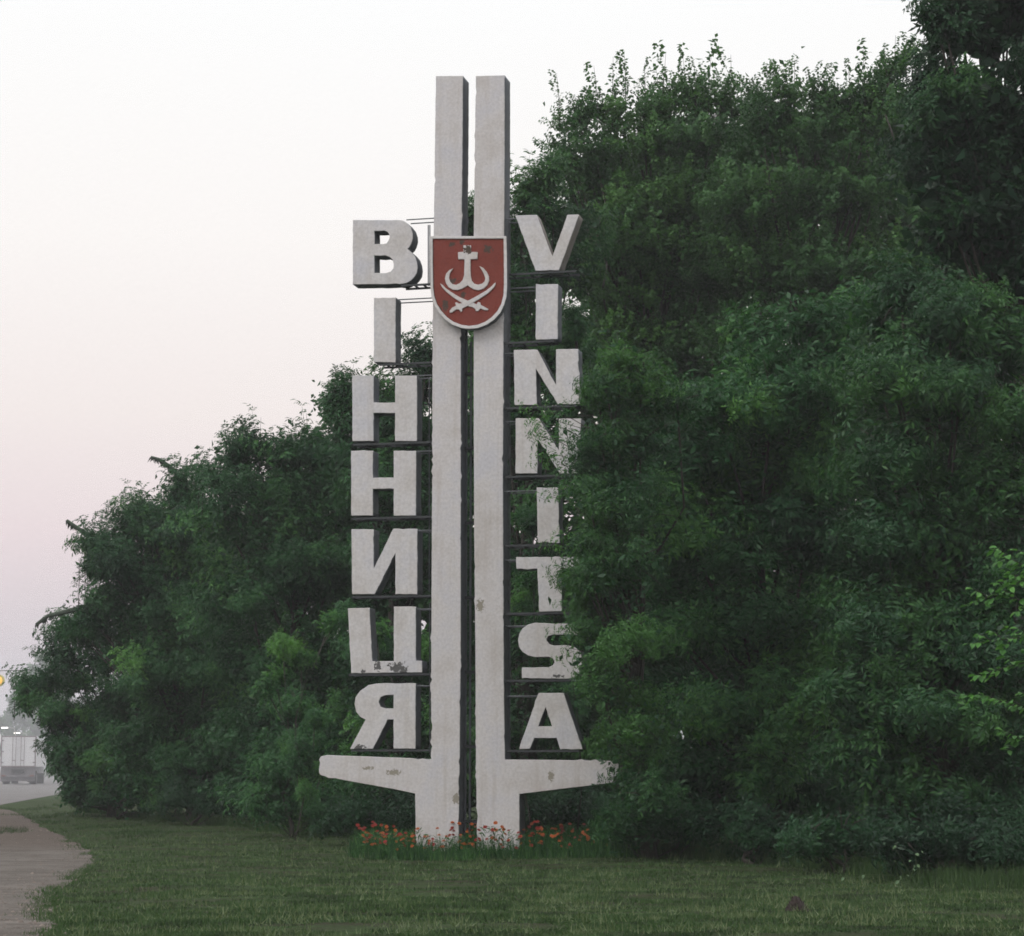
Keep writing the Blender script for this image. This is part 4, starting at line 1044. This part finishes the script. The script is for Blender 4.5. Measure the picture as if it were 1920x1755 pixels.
for v_ in gl.data.vertices: v_.co.y += .02
for s in (-1, 1):
    mb = MB(); mb.box((s * 1.36, 9.3, 2.2), (.16, .12, .5)); mb.tube([(s * 1.15, 9.3, 2.4), (s * 1.34, 9.3, 2.4)], .015, 5); mb.build('mirror', M_dk, truck)

# ------------------------------------------------------------------ overhead wire with an amber lamp
WY = 120.0
pa = at(0, 1257, WY); pl = at(-330, 1262, WY); pr = at(330, 1250, WY)
M_wire = plain('wire_black', (0.06, 0.06, 0.065), .6)
M_pole = plain('concrete_pole', (0.33, 0.32, 0.31), .85, 3, .15)
wire = MB()
wp = []
for k in range(25):
    f = k / 24; p = pl.lerp(pr, f); p.z -= .35 * (1 - (2 * f - 1) ** 2) - .35; p.z -= .05; wp.append(p)
wire.tube(wp, .022, 5)
o = wire.build('overhead_wire', M_wire); tag(o, 'thin wire strung across the far road above the truck', 'wire')
for p, lab in ((pl, 'pole carrying the overhead wire on the far side of the road'), (pr, 'pole carrying the overhead wire, hidden by the treeline')):
    mb = MB(); mb.tube([(0, 0, -.3), (0, 0, p.z + .4)], [.17, .11], 10)
    q = mb.build('utility_pole', M_pole); q.location = (p.x, p.y, 0); tag(q, lab, 'pole', 'poles carrying the overhead wire')
lp = at(-3, 1276, WY)
lamp = empty('warning_lamp', lp); tag(lamp, 'round amber warning lamp hanging from the overhead wire at the left edge', 'traffic light')
wz = wp[min(range(25), key=lambda i: abs(wp[i].x - lp.x))].z
mb = MB(); mb.tube([(0, 0, .3), (0, 0, wz - lp.z)], .02, 5); mb.build('hanger', M_wire, lamp)
M_yel = plain('yellow_housing', (0.55, 0.50, 0.16), .6, 4, .1)
mb = MB(); mb.tube([(0, .1, 0), (0, -.1, 0)], [.34, .34], 28); mb.build('housing', M_yel, lamp, False)
m, n, l, bs = newmat('amber_lens'); bs.inputs['Base Color'].default_value = (.8, .35, .05, 1); bs.inputs['Emission Color'].default_value = (1, .5, .12, 1); bs.inputs['Emission Strength'].default_value = .9
mb = MB(); mb.tube([(0, -.1, 0), (0, -.14, 0), (0, -.17, 0)], [.24, .2, .08], 24); mb.build('lens', m, lamp)

# street lamps far along the road, lit
m, n, l, bs = newmat('lamp_light'); bs.inputs['Emission Color'].default_value = (1, .96, .9, 1); bs.inputs['Emission Strength'].default_value = 7
M_lit = m
proto = None
for px, py, Y, lab in ((9, 1364, 235, 'nearest lit street lamp above the truck roof, highest of the three'), (32, 1374, 244, 'lit street lamp right of the highest one above the truck'), (19, 1381, 252, 'farthest lit street lamp just over the truck roof')):
    p = at(px, py, Y)
    if proto is None:
        t = empty('street_lamp', (0, 0, 0))
        mb = MB(); mb.tube([(1.2, 0, 0), (1.2, 0, p.z - .6), (1.0, 0, p.z - .1), (.4, 0, p.z + .03)], [.09, .06, .05, .04], 8); pole = mb.build('pole', M_pole, t)
        mb = MB(); mb.box((0, 0, p.z + .04), (.75, .3, .10), rot=None); hd = mb.build('lamp_head', M_pole, t)
        mb = MB(); mb.box((0, -.02, p.z - .03), (.62, .3, .07)); le = mb.build('lens', M_lit, hd)
        proto = (t, pole, hd, le, p.z)
    else:
        t = proto[0].copy(); COL.objects.link(t)
        c1_ = proto[1].copy(); COL.objects.link(c1_); c1_.parent = t
        c2o = proto[2].copy(); COL.objects.link(c2o); c2o.parent = t
        c3o = proto[3].copy(); COL.objects.link(c3o); c3o.parent = c2o
    t.location = (p.x, Y, 0); t.scale = (1, 1, p.z / proto[4]); tag(t, lab, 'street lamp', 'street lamps along the road in the haze')

# ------------------------------------------------------------------ trees far down the road
GF = 'trees far down the road in the haze'
def far_tree(lab, Y, bx_, lobes, tint):
    tree('far_tree', 'tree', lab, GF, Y, bx_, lobes, 'coarse', M_leaf_far, tint, trunk_r=.25, dens=14, size=.8, fill=22, out_bias=.4, up=.7)
far_tree('hazy blue-grey tree mass behind the truck roof', 258, 55, [(15, 1345, 20), (38, 1322, 22), (60, 1305, 22), (20, 1370, 24), (45, 1350, 26), (70, 1330, 26), (95, 1320, 30), (50, 1385, 30), (90, 1370, 34), (25, 1395, 22), (70, 1400, 26), (120, 1350, 40), (120, 1400, 34)], .4)
far_tree('pale pointed tree showing over the leftmost branches', 330, 80, [(76, 1240, 12), (72, 1262, 16), (62, 1262, 10), (95, 1262, 18), (60, 1290, 20), (85, 1295, 24), (110, 1290, 26), (70, 1330, 30), (100, 1340, 34), (90, 1390, 30)], .4)
far_tree('palest tree at the far end of the road', 520, 0, [(-60, 1385, 20), (-30, 1395, 18), (0, 1402, 14), (-90, 1375, 24), (-40, 1412, 16), (10, 1412, 14)], .4)
far_tree('hazy tree right of the truck beneath the overhanging branches', 200, 130, [(110, 1440, 16), (125, 1425, 26), (150, 1400, 40), (160, 1430, 30), (100, 1425, 14), (200, 1400, 50)], .3)

# wood behind the trees that closes the view (depth behind the front crowns)
GW = 'trees standing deeper in the wood'
for lab, Y, bx_, lobes in [
    ('tree standing deeper in the wood behind the left trees', 66, 420, [(285, 1100, 75), (320, 1010, 55), (330, 1150, 120), (430, 1080, 130), (520, 1000, 130), (380, 1300, 130), (520, 1250, 140), (360, 1430, 110), (500, 1430, 120), (190, 1490, 45), (270, 1480, 60), (340, 1490, 60), (430, 1495, 60), (520, 1495, 60)]),
    ('tree standing deeper in the wood behind the monument', 58, 800, [(680, 920, 130), (800, 900, 130), (700, 1100, 140), (850, 1080, 140), (960, 860, 130), (700, 1300, 140), (850, 1300, 140), (980, 1100, 130), (1000, 1320, 130), (780, 1450, 110), (950, 1460, 110), (620, 1490, 70), (720, 1495, 70), (860, 1495, 70), (1040, 1490, 70), (960, 1100, 100), (1050, 1200, 100), (960, 520, 90), (960, 680, 100)]),
    ('tree standing deeper in the wood behind the Latin letters', 58, 1150, [(1110, 480, 120), (1200, 380, 130), (1320, 330, 130), (1200, 600, 140), (1100, 700, 120), (1330, 560, 140), (1150, 850, 140), (1300, 800, 140), (1150, 1050, 140), (1150, 1300, 140), (1300, 1100, 140)]),
    ('tree standing deeper in the wood behind the dark tall tree', 56, 1650, [(1390, 440, 140), (1330, 470, 110), (1450, 330, 130), (1580, 300, 130), (1700, 280, 130), (1500, 520, 150), (1680, 480, 150), (1800, 300, 140), (1780, 440, 140), (1640, 600, 120), (1900, 400, 150), (1550, 750, 150), (1750, 700, 150), (1900, 650, 150)]),
    ('tree standing deeper in the wood behind the feathery tree', 47, 1520, [(1890, 960, 130), (1690, 1000, 130), (1800, 1010, 120), (1650, 700, 130), (1780, 760, 140), (1900, 560, 130), (1290, 1280, 110), (1697, 1250, 130), (1640, 1240, 120), (1500, 1240, 110), (1560, 1240, 100), (1500, 1480, 90), (1130, 1500, 80), (1230, 1510, 80), (1330, 1510, 80), (1430, 1515, 80), (1540, 1520, 80), (1650, 1520, 80), (1760, 1520, 80), (1870, 1520, 80), (1180, 1000, 110), (1210, 1180, 120), (1190, 1380, 120), (1250, 850, 110), (1350, 950, 130), (1500, 900, 140), (1650, 880, 140), (1800, 900, 140), (1400, 1150, 140), (1560, 1130, 150), (1720, 1120, 150), (1880, 1100, 150), (1380, 1350, 130), (1540, 1360, 140), (1700, 1360, 140), (1860, 1350, 140), (1450, 1500, 100), (1620, 1500, 110), (1800, 1500, 110)])]:
    tree('forest_tree', 'tree', lab, GW, Y, bx_, lobes, 'back', M_leaf_far, .3, trunk_r=.2, dens=16, size=1.4, fill=60, backs=False)

# ------------------------------------------------------------------ haze
mb = MB(); mb.box((0, 500, 5.5), (1200, 820, 13))
m = bpy.data.materials.new('mist_air'); m.use_nodes = True
n = m.node_tree.nodes; l = m.node_tree.links; n.clear()
o_ = n.new('ShaderNodeOutputMaterial'); pv = n.new('ShaderNodeVolumePrincipled')
pv.inputs['Color'].default_value = (.93, .95, 1.0, 1); pv.inputs['Density'].default_value = 0.0022
l.new(pv.outputs[0], o_.inputs['Volume'])
tag(mb.build('mist', m), kind='stuff')
mb = MB(); mb.box((0, 470, 8.4), (1300, 1000, 18.9))
m = bpy.data.materials.new('haze_air'); m.use_nodes = True
n = m.node_tree.nodes; l = m.node_tree.links; n.clear()
o_ = n.new('ShaderNodeOutputMaterial'); pv = n.new('ShaderNodeVolumePrincipled')
pv.inputs['Color'].default_value = (.93, .95, 1.0, 1); pv.inputs['Density'].default_value = HAZE_DENSITY; pv.inputs['Anisotropy'].default_value = 0.2
l.new(pv.outputs[0], o_.inputs['Volume'])
hz = mb.build('haze', m); tag(hz, kind='stuff')
tris = sum(len(o.data.polygons) * (2 if o.name.startswith(('crown', 'foliage')) else 1) for o in sc.objects if o.type == 'MESH')
print('approx tris', tris, 'objects', len(sc.objects))
